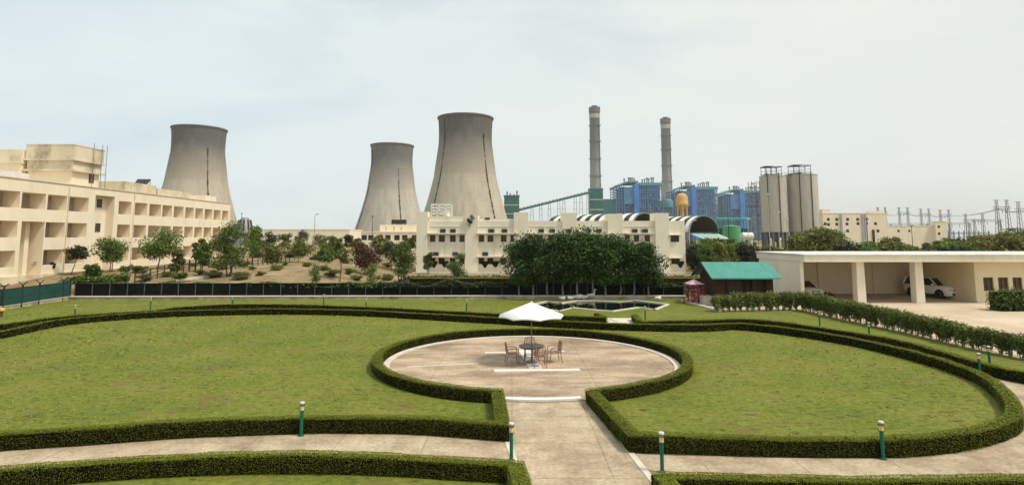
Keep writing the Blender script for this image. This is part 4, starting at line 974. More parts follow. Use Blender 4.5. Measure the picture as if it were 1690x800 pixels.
aw = MB(); a, b = ox*-7.2-ax*0.35, ox*6.8-ax*0.35; aw.quad((a.x,a.y,zs-0.45),(b.x,b.y,zs-0.45),tuple(Vector((b.x,b.y,zs-1.68))-ax*2.5+ox*1.2),tuple(Vector((a.x,a.y,zs-1.68))-ax*2.5+ox*1.2)); aw.build('awning', M['white'], v_, world=False)
vault(1064, 372, 351.5, 140, 6.2, 24, R(-52), 'striped vaulted shed rising behind the parapet of the white office block')

# ------------------------------------------------------------------ long balconied building on the left
def left_block():
    X = -54.0; Ya, Yb = 44.0, PX(380,350,X).y; H = 11.85; z0 = 0.4
    root = thing('balcony_building', 'long three storey cream building with rows of open balconies', 'building', (X,Ya,0)); W = Yb-Ya
    yv = lambda px, py: PX(px,py,X).y-Ya; ops = []
    top = [(35,75),(78,110),(113.5,146)] + [(196,217),(223,243.5),(247,266.5),(268.5,284.5),(287.5,303.5),(306.5,320.5),(323,336),(338.5,351),(353.5,365),(367.5,377.5)]
    Ys = [(yv(a,340),yv(b,340)) for a, b in top]; Ys = [(yv(5,340)-6.2,yv(5,340)-1.2)] + [(yv(0,340)-1.0,yv(32,340))] + Ys
    s3, h3, s2, h2, s1, h1 = 8.62,10.42,5.42,7.2,2.2,4.0
    rec = (yv(156,350),yv(188,350)); tall = (yv(35,380),yv(73,380))
    lo = []
    for (a, b) in Ys:
        lo.append((a,b,s3-z0,h3-z0))
        if abs(a-Ys[2][0]) > 0.5: lo.append((a,b,s2-z0,h2-z0)); lo.append((a,b,s1-z0,h1-z0))
    lo.append((tall[0],tall[1],0.9-z0,h2-z0,2.2)); lo.append((rec[0],rec[1],1.0-z0,10.9-z0,1.1))
    mb = MB(); facade(mb, (0,0,z0), (0,1,0), (1,0,0), W, H-z0, lo, 1.9, back=False)
    Dp = 16.0
    mb.quad((0,W,z0),(-Dp,W,z0),(-Dp,W,H),(0,W,H)); mb.quad((-Dp,0,z0),(0,0,z0),(0,0,H),(-Dp,0,H)); mb.quad((-Dp,W,z0),(-Dp,0,z0),(-Dp,0,H),(-Dp,W,H)); mb.quad((-0.25,0,H-0.7),(-0.25,W,H-0.7),(-Dp,W,H-0.7),(-Dp,0,H-0.7)); mb.quad((0,0,H),(0,W,H),(-0.25,W,H),(-0.25,0,H))
    mb.build('wall', M['cream'], root, world=False)
    for i, o in enumerate(lo):
        d = o[4] if len(o) > 4 else 1.9; b = MB()
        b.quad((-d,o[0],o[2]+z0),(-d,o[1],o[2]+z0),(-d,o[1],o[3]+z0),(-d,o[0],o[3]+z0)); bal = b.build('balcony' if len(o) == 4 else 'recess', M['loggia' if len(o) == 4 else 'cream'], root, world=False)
        if len(o) == 4 and i % 3 == 1:
            u = o[0]+(o[1]-o[0])*0.3; MB().box(-d+0.002,-d+0.06,u,u+1.3,o[2]+z0,o[3]+z0-0.25).build('door', M['white'], bal, world=False)
            MB().box(-d+0.062,-d+0.08,u+0.2,u+0.6,o[2]+z0+0.2,o[3]+z0-0.45).build('pane', M['window'], bal, world=False)
    for (z_, px) in ((9.4,178),(6.2,172)):
        u = yv(178,345); MB().box(-1.098,-1.02,u-0.6,u+0.3,z_,z_+1.1).build('window', M['window'], root, world=False)
    MB().box(-1.9,-1.2,tall[0]+2.0,tall[0]+2.6,0.9,h2).build('pier', M['cream'], root, world=False)
    dp = MB()
    for px in (112,221,-8): dp.bar((0.06,yv(px,340),z0),(0.06,yv(px,340),H-0.3),0.10)
    dp.build('drainpipe', M['cream_old'], root, world=False)
    MB().box(0.002,0.10,0,W,H-0.06,H+0.05).build('coping', M['cream_old'], root, world=False)
    MB().box(0.003,0.25,0,W,z0,1.25).build('plinth', M['cream_old'], root, world=False)
    # roof boxes
    for (xa, xb, yt, dx, lab) in ((211,262,303.5,0.4,0),(264,318,315,0.4,0),(342,361,324,0.4,0)):
        y0, y1 = yv(xa,335)+0.0, yv(xb,335); zz = PX((xa+xb)/2,yt,X-0.5).z
        MB().box(-5.5,-0.5,y0,y1,H-0.69,zz).build('roof_room', M['cream_old' if xa < 300 else 'cream'], root, world=False)
    MB().box(-4.5,-1.0,yv(-15,290),yv(62,300),H-0.68,H+0.75).build('roof_tank', M['white'], root, world=False)
    # weathered stair penthouse
    y0, y1 = PX(118,300,X-1.5).y-Ya, PX(170,300,X-1.5).y-Ya; xl = D(46,290,y0+Ya).x-X; b = MB()
    poly = [(-1.5,y0),(-1.5,y1-0.8),(xl,y1-0.8),(xl,y0)]
    zt = PX(118,239,X-1.5).z
    def grow(e): c = (sum(p[0] for p in poly)/4, sum(p[1] for p in poly)/4); return [(p[0]+math.copysign(e,p[0]-c[0]), p[1]+math.copysign(e,p[1]-c[1])) for p in poly]
    b.prism(poly, H-0.69, zt-0.0*H-3.05); b.build('penthouse', M['cream'], root, world=False)
    MB().prism(grow(0.12), zt-3.045, zt-1.9).prism(grow(0.28), zt-1.897, zt-0.002).build('penthouse_band', M['cream_old'], root, world=False)
    MB().prism(grow(0.45), zt-3.3, zt-3.05).prism(grow(0.42), zt-1.95, zt-1.75).prism(grow(0.32), zt, zt+0.12).build('ledge', M['cream_old'], root, world=False)
    MB().box(-1.498,-1.44,y0+(y1-y0)*0.52,y0+(y1-y0)*0.52+0.9,H+0.7,H+2.0).build('window', M['wood'], root, world=False)
    p = MB()
    for u in (0.5,0.78,0.94): p.bar((-1.0,y0+(y1-y0)*u,H-0.3),(-1.0,y0+(y1-y0)*u,zt+0.8),0.05)
    p.build('roof_pipe', M['grey_metal'], root, world=False)
    yl = y0-0.5; xq = D(-40,260,yl+Ya).x-X; zl = D(20,247,yl+Ya).z; MB().box(xq,xl-0.5,yl,y0+3,H-0.69,zl-1.5).build('roof_room', M['cream'], root, world=False); MB().box(xq-0.1,xl-0.4,yl-0.15,y0+3.2,zl-1.495,zl).build('roof_room', M['cream_old'], root, world=False); MB().box(xq-0.2,xl-0.35,yl-0.3,y0+3.3,zl-1.75,zl-1.497).build('ledge', M['cream_old'], root, world=False)
    # two solar heaters on the roof room
    for k, (px, lab) in enumerate(((231,'left dark solar collector on the roof box of the balconied building'),(240,'right dark solar collector on the roof box of the balconied building'))):
        q = PX(px,304.5,X-2.0); rt = thing('solar_collector', lab, 'solar panel', q, 0, 'solar collectors on the roof')
        MB().add([(-0.6,-0.5,0.05),(0.6,-0.5,0.05),(0.6,0.3,0.85),(-0.6,0.3,0.85),(-0.6,-0.45,0),(0.6,-0.45,0),(0.6,0.35,0.8),(-0.6,0.35,0.8)],[(0,1,2,3),(7,6,5,4),(0,4,5,1),(1,5,6,2),(2,6,7,3),(3,7,4,0)]).build('panel', M['window'], rt, world=False)
        MB().bar((-0.5,0.3,-0.6),(-0.5,0.3,0.8),0.06).bar((0.5,0.3,-0.6),(0.5,0.3,0.8),0.06).bar((0.5,-0.45,-0.6),(0.5,-0.45,0.05),0.06).bar((-0.5,-0.45,-0.6),(-0.5,-0.45,0.05),0.06).build('stand', M['black_metal'], rt, world=False)
left_block()

# ------------------------------------------------------------------ garage
def garage():
    Y = 49.4; Yb = 57.5; x0 = G(1281,500).x; root = thing('garage', 'long flat roofed open garage beside the driveway', 'garage', (x0,Y,0)); X = lambda px, py=460: D(px,py,Y).x-x0
    zr0, zr1 = D(1400,431.5,Y).z, D(1400,420.5,Y).z; xe = 62-x0; xw = X(1327)
    r = MB().box(xw-0.35,xe,-0.9,Yb-Y+0.4,zr0+0.003,zr1); r.build('roof', M['white_wall'], root, world=False); MB().box(xw-0.45,xe+0.05,-1.0,Yb-Y+0.5,zr1+0.002,zr1+0.10).build('roof_edge', M['white'], root, world=False)
    MB().box(xw-0.3,xw,0,Yb-Y,-0.05,zr0).build('side_wall', M['white_wall'], root, world=False)
    MB().box(xw+0.002,xe-0.002,Yb-Y-0.25,Yb-Y,-0.05,zr0).build('rear_wall', M['cream'], root, world=False)
    for px in (1350,1440):
        x = D(px,460,Yb).x-x0; MB().box(x-0.18,x+0.18,Yb-Y-0.42,Yb-Y-0.252,0,zr0).build('pilaster', M['cream'], root, world=False)
    for px in (1420,1516.5):
        x = X(px,500); b = MB(); w0, w1 = 0.36, 0.31; b.add([(x-w0,-0.3,-0.05),(x+w0,-0.3,-0.05),(x+w0,0.4,-0.05),(x-w0,0.4,-0.05),(x-w1,-0.3,zr0),(x+w1,-0.3,zr0),(x+w1,0.4,zr0),(x-w1,0.4,zr0)],[(0,3,2,1),(4,5,6,7),(0,1,5,4),(1,2,6,5),(2,3,7,6),(3,0,4,7)]); pl = b.build('pillar', M['white_wall'], root, world=False)
    xr = X(1609); ops = []; z = lambda py: D(1630,py,Y-0.0).z
    for (a, b_) in ((1622.5,1639.5),(1647,1664),(1671,1687)): ops.append((X(a)-xr,X(b_)-xr,z(480)+0.05,z(457.5)+0.05))
    mb = MB(); facade(mb, (xr,0.0,-0.05),(1,0,0),(0,-1,0),xe-xr,zr0+0.05,ops,0.25); mb.quad((xr,Yb-Y-0.26,-0.05),(xr,0,-0.05),(xr,0,zr0),(xr,Yb-Y-0.26,zr0)); mb.build('front_room', M['cream_y'], root, world=False)
    for i, o in enumerate(ops):
        w_ = window(xr+o[0],xr+o[1],0.1,o[2]-0.05,o[3]-0.05,root,'wood','window',0.08); MB().box(xr+o[0]+0.09,xr+o[0]+(o[1]-o[0])*(0.5 if i != 2 else 0.92),0.20,0.212,o[2]+0.05,o[3]-0.14).build('curtain', M['curtain'], w_, world=False)
    MB().box(xr+0.05,xe,-0.06,-0.002,-0.05,0.18).build('plinth', M['kerb'], root, world=False)
    MB().sheet([(x0+xw,Y-0.6),(x0+xr,Y-0.6),(x0+xr,Yb-0.25),(x0+xw,Yb-0.25)],0.018).build('floor', M['garage_floor'], root)
M['cream_y'] = mottle('yellowish_cream_paint', (0.66,0.56,0.36), (0.73,0.63,0.42), 0.35, 0.9, 0.08)
M['curtain'] = mottle('red_brown_curtain', (0.10,0.025,0.02), (0.17,0.04,0.03), 6, 0.9, 0, (6,1,0.2))
M['garage_floor'] = mottle('garage_floor_concrete', (0.36,0.29,0.21), (0.50,0.41,0.30), 0.4, 0.9)
garage()

# ------------------------------------------------------------------ timber shed with teal roof
def shed():
    # front eaves at 1175..1290 / 457, ridge 1156..1271 / 433, walls to y 487
    Yf = 46.6; a, b = D(1180,457.5,Yf), D(1281,457.5,Yf); W = b.x-a.x; zE = a.z; rd = D(1156,434,Yf+2.2); zR = rd.z; dep = 4.4
    root = thing('shed', 'dark brown timber shed with a teal sheet roof beside the garage', 'shed', (a.x,Yf,0)); zb = 0.45; sk = rd.x-a.x
    sk = 0.0; e = 0.30
    # plan sheared a little: the gable end faces left
    w = MB(); q = lambda x, y, z: (x+sk*y/3.0*0.35, y, z)
    ops = [(2.1,2.9,0.5,zE-zb-0.25),(3.2,4.0,0.5,zE-zb-0.25)]
    facade(w, (0.15,0.25,zb), (1,0,0), (0,-1,0), W-0.3, zE-zb-0.05, ops, 0.3, back=True)
    gx = lambda y: 0.15+sk*0.35*(y-0.25)/3.0
    w.add([(gx(.25),0.25,zb),(gx(dep-.25),dep-0.25,zb),(gx(dep-.25),dep-0.25,zE-0.05),(gx(dep/2),dep/2,zR-0.1),(gx(.25),0.25,zE-0.05)],[(0,4,3,2,1)])
    w.add([(W-0.15,0.25,zb),(W-0.15,dep-0.25,zb),(W-0.15,dep-0.25,zE-0.05),(W-0.15,dep/2,zR-0.1),(W-0.15,0.25,zE-0.05)],[(0,1,2,3,4)])
    w.quad((W-.15,dep-.25,zb),(gx(dep-.25),dep-.25,zb),(gx(dep-.25),dep-.25,zE-.05),(W-.15,dep-.25,zE-.05)); w.build('wall', M['shed_wood'], root, world=False)
    rx = lambda y: -e+sk*0.35*y/3.0-0.05; r = MB(); t = 0.09; nrib = 26
    def slab(y0, z0_, y1, z1_):
        A = [(rx(y0),y0,z0_),(W+e,y0,z0_),(W+e,y1,z1_),(rx(y1),y1,z1_)]; r.add(A+[(p[0],p[1],p[2]+t) for p in A],[(0,3,2,1),(4,5,6,7),(0,1,5,4),(1,2,6,5),(2,3,7,6),(3,0,4,7)])
        for k in range(nrib):
            f = (k+0.5)/nrib; xa = A[0][0]+(A[1][0]-A[0][0])*f; xb = A[3][0]+(A[2][0]-A[3][0])*f; r.bar((xa,y0,z0_+t+0.012),(xb,y1,z1_+t+0.012),0.05,0.03)
    slab(-0.25,zE-0.12,dep/2,zR); slab(dep+0.25,zE-0.12,dep/2+0.001,zR)
    r.build('roof', M['roof_teal'], root, world=False)
    MB().bar((rx(-0.25)-0.02,-0.27,zE-0.14),(rx(dep/2)-0.02,dep/2,zR-0.02),0.1,0.16).bar((rx(dep+.25)-0.02,dep+0.27,zE-0.14),(rx(dep/2)-0.02,dep/2,zR-0.02),0.1,0.16).build('barge_board', M['shed_wood'], root, world=False)
    MB().box(-0.1,W+0.1,-0.05,0.24,-0.05,zb-0.003).box(-0.1,0.14,0.24,dep,-0.05,zb-0.003).build('plinth', M['stone'], root, world=False)
    for x in (1.0,2.55,4.4,W-0.35): MB().box(x,x+0.12,0.17,0.247,zb,zE-0.1).build('wall_post', M['shed_wood'], root, world=False)
    MB().box(4.6,W-0.4,0.1,0.246,zb+0.35,zb+0.42).build('rail', M['shed_wood'], root, world=False)
    # pale stone garden wall before the shed
    a, b = G(1160,504,0), G(1184,506,0); o = MB().box(a.x,b.x,a.y-0.2,a.y+2.2,-0.05,0.75).build('stone_block', M['stone_pale'], bevel=0.03); tag(o, 'pale rough stone block at the left front corner of the shed', 'wall')
    a, b = G(1126,497.5,0), G(1187,514.5,0); d = (b-a).normalized(); n = Vector((-d.y,d.x,0))*0.13; o = MB().prism([(p.x,p.y) for p in (a-n,b-n,b+n,a+n)],-0.05,0.16).build('garden_kerb', M['kerb']); tag(o, 'pale garden kerb running diagonally to the loose hedge', 'kerb')
M['stone_pale'] = mottle('pale_stone', (0.42,0.36,0.28), (0.58,0.51,0.41), 1.5, 0.9, 0.4)
shed()
def red_frame():
    p = G(1153,502,0); root = thing('play_frame', 'red timber play frame with a small pink canopy left of the shed', 'play frame', (p.x,p.y,0))
    for (x, y) in ((-0.55,0),(0.55,0),(-0.55,1.0),(0.55,1.0),(0.0,0.0)): MB().bar((x,y,-0.05),(x*0.9,y,1.45 if x <= 0 else 1.75),0.09).build('post', M['red'], root, world=False)
    b = MB()
    for z in (0.3,0.62,0.95,1.28):
        b.bar((-0.55,-0.05,z),(0.55,-0.05,z),0.07); b.bar((-0.55,1.05,z),(0.55,1.05,z),0.07); b.bar((0.55,0,z),(0.55,1,z),0.07)
    b.bar((-0.5,-0.06,0.2),(0.5,-0.06,1.25),0.07); b.build('rail', M['red'], root, world=False)
    for z in (0.25,0.55): MB().bar((-1.1,0.3,z),(-0.55,0.2,z),0.08).bar((-1.1,0.3,-0.05),(-1.1,0.3,z),0.08).build('step', M['red'], root, world=False)
    c = MB(); c.add([(-0.8,-0.35,1.62),(0.45,-0.35,1.62),(0.45,1.2,1.62),(-0.8,1.2,1.62),(-0.2,0.4,2.0)],[(0,1,4),(1,2,4),(2,3,4),(3,0,4),(3,2,1,0)]); c.build('canopy', M['pink'], root, world=False)
    MB().bar((-0.25,0.4,0),(-0.22,0.4,1.75),0.08).build('mast', M['red'], root, world=False)
red_frame()

# ------------------------------------------------------------------ loose hedge of single shrubs
def loose_hedge():
    rngs = []; protos = []
    for s in range(3):
        rg = np.random.default_rng(40+s); root = thing('hedge_shrub', 'leafy upright shrub in the loose hedge along the driveway', 'shrub', (0,0,0), 0, 'shrubs of the loose hedge along the driveway')
        st = MB()
        for k in range(5):
            t = rg.uniform(0,6.28); st.tube([(0.05*math.cos(t),0.05*math.sin(t),-0.03),(0.10*math.cos(t),0.10*math.sin(t),0.35),(0.22*math.cos(t),0.22*math.sin(t),0.85)],[0.02,0.016,0.008],5)
        st.build('stem', M['bark_pale'], root, smooth='all', world=False)
        cl = [(rg.uniform(-.16,.16),rg.uniform(-.14,.14),z,0.27*f,0.26*f,0.24) for z, f in ((0.34,0.5),(0.52,0.8),(0.72,1.0),(0.88,1.05),(0.98,1.1)) for _ in range(2)]
        crown_mesh(rg, 1500, cl, 0.068, M['lf_shrub'], root, 'foliage', 0.7, 0.5); protos.append(root)
    P = line([SHR[:3], SHR[2:]], 0.47); first = [True]*3; rg = random.Random(9)
    for i, (x, y) in enumerate(P):
        k = i % 3; f_ = min(1,max(0,(y-25)/17)); sc = rg.uniform(0.97,1.03)*(0.86+0.28*f_); loc = (x+rg.uniform(-.06,.06),y+rg.uniform(-.06,.06),0.0)
        if first[k]: protos[k].location = loc; protos[k].rotation_euler[2] = rg.uniform(0,6.28); first[k] = False
        else: dup(protos[k], loc, rg.uniform(0,6.28), scale=(1.0+0.12*f_,1.0+0.12*f_,sc))
loose_hedge()

# ------------------------------------------------------------------ bollard lamps
def bollards():
    root = thing('bollard_lamp', '', 'bollard', (0,0,0), 0, 'green bollard lamps along the paths'); 
    MB().tube([(0,0,-0.03),(0,0,0.66)],0.045,14).build('post', M['bol_green'], root, world=False); MB().lathe([(0.085,-0.02),(0.085,0.03),(0.06,0.035)],14).build('foot', M['bol_green'], root, world=False)
    MB().tube([(0,0,0.66),(0,0,0.85)],0.052,14).build('diffuser', M['bol_glass'], root, world=False); l = MB()
    for z in (0.665,0.80,0.835): l.lathe([(0.064,z),(0.072,z),(0.072,z+0.014),(0.064,z+0.014)],14,cap=False)
    l.build('louvre', M['black_metal'], root, world=False)
    MB().lathe([(0.068,0.852),(0.068,0.885),(0.055,0.90),(0.01,0.903)],14).build('lamp_cap', M['pale_metal'], root, smooth=True, world=False)
    pos = [((497,718.5),'bollard lamp standing against the front of the left lawn hedge'),((844,760),'bollard lamp at the corner of the near left hedge by the central path'),((1093,779),'bollard lamp at the corner of the near right hedge by the central path'),
     ((1457.5,757),'bollard lamp standing against the front of the right lawn hedge'),((1618,621),'bollard lamp in the ring path at the right, on the inner side'),((1634,607),'bollard lamp in the ring path at the right, on the outer side'),
     ((1435,560),'bollard lamp between the two hedges left of the bushy hedge end'),((1353,538),'bollard lamp on the grass side of the outer hedge below the garage'),((1065,528.5),'bollard lamp behind the hedge corner near the pond'),
     ((770,514.5),'bollard lamp left of the parasol behind the outer hedge'),((604,512),'bollard lamp in the far ring path left of the parasol'),((534,504.5),'dark bollard lamp on the far lawn by the stone wall'),
     ((123,526),'bollard lamp in the far ring path at the left'),((248,511),'bollard lamp behind the outer hedge at the far left'),((383,508),'bollard lamp in the far ring path below the trellises')]
    for i, ((px, py), lab) in enumerate(pos):
        p = G(px,py,0.0); rg = random.Random(i); 
        if i == 0: root.location = p; root['label'] = 'green '+lab
        else: r = dup(root, p, rg.uniform(0,3), 'green '+lab)
bollards()

# ------------------------------------------------------------------ parasol, table, chairs
PB = G(877.5,598,0.03)
def parasol():
    root = thing('parasol', 'open white parasol over the round patio table', 'parasol', PB); n = 8; zt, ze, r = 2.56, 1.99, 1.44
    c = MB(); rows = [(0.02,zt),(0.30,zt-0.12),(0.75,zt-0.295),(r,ze)]
    ts = 48
    for ri, (rr, z) in enumerate(rows):
        for k in range(ts):
            t = 2*math.pi*k/ts+0.2; ph = (k % (ts//n))/(ts/n); sag = math.sin(math.pi*ph); fr_ = rr/r
            q = rr*(1-0.055*sag*fr_); c.v.append((q*math.cos(t), q*math.sin(t), z+(0.05*sag*fr_ if ri < 3 else 0.075*sag)-(0.03*sag*fr_)))
    for i in range(3):
        for k in range(ts): c.f.append((i*ts+k,i*ts+(k+1)%ts,(i+1)*ts+(k+1)%ts,(i+1)*ts+k))
    o = len(c.v)
    for k in range(ts): v = c.v[3*ts+k]; c.v.append((v[0]*1.0,v[1]*1.0,v[2]-0.055))
    for k in range(ts): c.f.append((3*ts+k,3*ts+(k+1)%ts,o+(k+1)%ts,o+k))
    cv = c.build('canopy', M['canvas'], root, smooth='all', world=False); md = cv.modifiers.new('cloth', 'SOLIDIFY'); md.thickness = 0.006
    MB().lathe([(0.0,zt+0.09),(0.03,zt+0.05),(0.035,zt-0.01),(0.33,zt-0.115),(0.34,zt-0.14)][1:],24).build('vent', M['canvas'], root, world=False)
    MB().tube([(0,0,0.05),(0,0,zt-0.02)],0.024,12).build('pole', M['chair'], root, world=False)
    for k in range(n):
        t = 2*math.pi*k/n+0.2; MB().bar((0.03*math.cos(t),0.03*math.sin(t),zt-0.05),((r-0.02)*math.cos(t),(r-0.02)*math.sin(t),ze-0.02),0.016).bar((0.03*math.cos(t),0.03*math.sin(t),1.75),(0.75*math.cos(t),0.75*math.sin(t),zt-0.38),0.012).build('rib', M['chair'], root, world=False)
    MB().lathe([(0.26,0.0),(0.26,0.05),(0.05,0.09),(0.04,0.3),(0.028,0.3)],24).build('base', M['grey_metal'], root, world=False)
    MB().lathe([(0.035,1.70),(0.045,1.72),(0.045,1.78),(0.03,1.8)],12).build('runner', M['black_metal'], root, world=False)
    t_ = thing('patio_table', 'round dark brown patio table under the parasol', 'table', PB); z = 0.72
    MB().lathe([(0.03,z-0.03),(0.54,z-0.03),(0.56,z-0.015),(0.56,z),(0.03,z)],36,cap=False).build('tabletop', M['table'], t_, world=False)
    MB().lathe([(0.50,z-0.07),(0.52,z-0.07),(0.52,z-0.032),(0.50,z-0.032)],36,cap=False).build('apron', M['chair'], t_, world=False)
    for k in range(4):
        t = math.pi/4+k*math.pi/2; MB().tube([(0.42*math.cos(t),0.42*math.sin(t),z-0.04),(0.36*math.cos(t),0.36*math.sin(t),0.4),(0.46*math.cos(t),0.46*math.sin(t),0.0)],0.018,8).build('leg', M['chair'], t_, world=False)
    MB().lathe([(0.33,0.28),(0.35,0.28),(0.35,0.3),(0.33,0.3)],24,cap=False).build('stretcher', M['chair'], t_, world=False)
parasol()
def chairs():
    root = thing('patio_chair', 'x', 'chair', (0,0,0), 0, 'brown metal armchairs round the patio table')
    s = MB(); s.box(-0.23,0.23,-0.22,0.22,0.42,0.435)
    seat = s.build('seat', M['chair'], root, world=False, bevel=0.008)
    f = MB(); f.tube([(-0.24,0.23,0.40),(-0.24,0.27,0.65),(-0.20,0.30,0.86),(0,0.315,0.90),(0.20,0.30,0.86),(0.24,0.27,0.65),(0.24,0.23,0.40)],0.017,8)
    for x in (-0.15,-0.09,-0.03,0.03,0.09,0.15): f.bar((x,0.235,0.44),(x,0.305,0.87),0.022,0.012)
    f.bar((-0.23,0.26,0.62),(0.23,0.26,0.62),0.02); f.build('backrest', M['chair'], root, world=False)
    for sx in (-1,1):
        MB().tube([(0.25*sx,0.26,0.62),(0.28*sx,0.1,0.66),(0.28*sx,-0.12,0.65),(0.27*sx,-0.22,0.60)],0.018,8).build('armrest', M['chair'], root, world=False)
        MB().tube([(0.27*sx,-0.22,0.60),(0.25*sx,-0.21,0.42),(0.26*sx,-0.25,0.0)],0.017,8).build('leg', M['chair'], root, world=False)
        MB().tube([(0.24*sx,0.23,0.41),(0.25*sx,0.30,0.0)],0.017,8).build('leg', M['chair'], root, world=False)
    MB().bar((-0.25,-0.23,0.2),(0.25,-0.23,0.2),0.016).bar((-0.25,0.265,0.2),(0.25,0.265,0.2),0.016).build('stretcher', M['chair'], root, world=False)
    tx, ty = PB.x, PB.y
    for i, (dx, dy, face, lab) in enumerate(((-0.83,-0.15,R(100),'brown metal armchair left of the round table, side on'),(0.98,0.12,R(-78),'brown metal armchair right of the round table, pulled out'),(0.30,-0.78,R(185),'brown metal armchair in front of the round table, its back to the camera'),(-0.05,0.82,R(0),'brown metal armchair behind the round table, facing the camera'))):
        loc = (tx+dx,ty+dy,0.03)
        if i == 0: root.location = loc; root.rotation_euler[2] = face; root['label'] = lab
        else: dup(root, loc, face, lab)
chairs()

# ------------------------------------------------------------------ white geese by the pond
def goose(px, py, up, yaw, sc, label):
    p = G(px,py,0.02); root = thing('goose', label, 'goose', p, yaw, 'white geese beside the pond')
    if up: path = [(-0.42,0,0.34),(-0.33,0,0.33),(-0.18,0,0.32),(0.0,0,0.31),(0.16,0,0.33),(0.26,0,0.42),(0.30,0,0.56),(0.31,0,0.72),(0.34,0,0.82),(0.41,0,0.84),(0.46,0,0.82)]; rad = [0.015,0.06,0.13,0.165,0.15,0.09,0.052,0.042,0.058,0.05,0.022]
    else: path = [(-0.42,0,0.25),(-0.33,0,0.24),(-0.18,0,0.21),(0.0,0,0.20),(0.16,0,0.21),(0.26,0,0.25),(0.26,0,0.33),(0.20,0,0.37),(0.17,0,0.37),(0.10,0,0.34),(0.06,0,0.32)]; rad = [0.015,0.06,0.14,0.17,0.15,0.09,0.055,0.055,0.06,0.05,0.02]
    path = [Vector(q)*sc for q in path]; rad = [q*sc for q in rad]
    b = MB().tube(path, rad, 12).build('body', M['goose'], root, smooth='all', world=False)
    e = path[-1]; d = (path[-1]-path[-2]).normalized(); MB().tube([e-d*0.01, e+d*0.09*sc], [0.022*sc,0.006*sc], 8).build('beak', M['orange'], root, world=False)
    for s in (-1,1):
        MB().tube([(-0.35*sc,0.08*s*sc,path[1].z+0.05*sc),(-0.1*sc,0.15*s*sc,path[2].z+0.07*sc),(0.14*sc,0.11*s*sc,path[3].z+0.06*sc)],[0.01,0.06*sc,0.02],8).build('wing', M['goose'], root, smooth='all', world=False)
        if up: MB().tube([(0,0.07*s*sc,0.2*sc),(0.02*sc,0.07*s*sc,0.0)],0.015*sc,6).bar((0,0.07*s*sc,0.012),(0.12*sc,0.08*s*sc,0.01),0.07*sc,0.02).build('leg', M['orange'], root, world=False)
for a in ((928,495.2,False,0.2,0.85,'white goose resting at the left end of the group by the pond'),(942,495,False,3.0,0.85,'white goose resting second from the left by the pond'),(954,494.2,False,0.3,1.1,'large white goose sitting in the middle of the group'),(963,494.2,False,2.8,1.05,'white goose sitting just left of the upright one'),(975.5,493.2,True,0.0,1.0,'white goose standing upright with its neck raised by the pond'),(1086.5,495.5,False,0.4,0.9,'lone white goose resting right of the pond')): goose(*a)

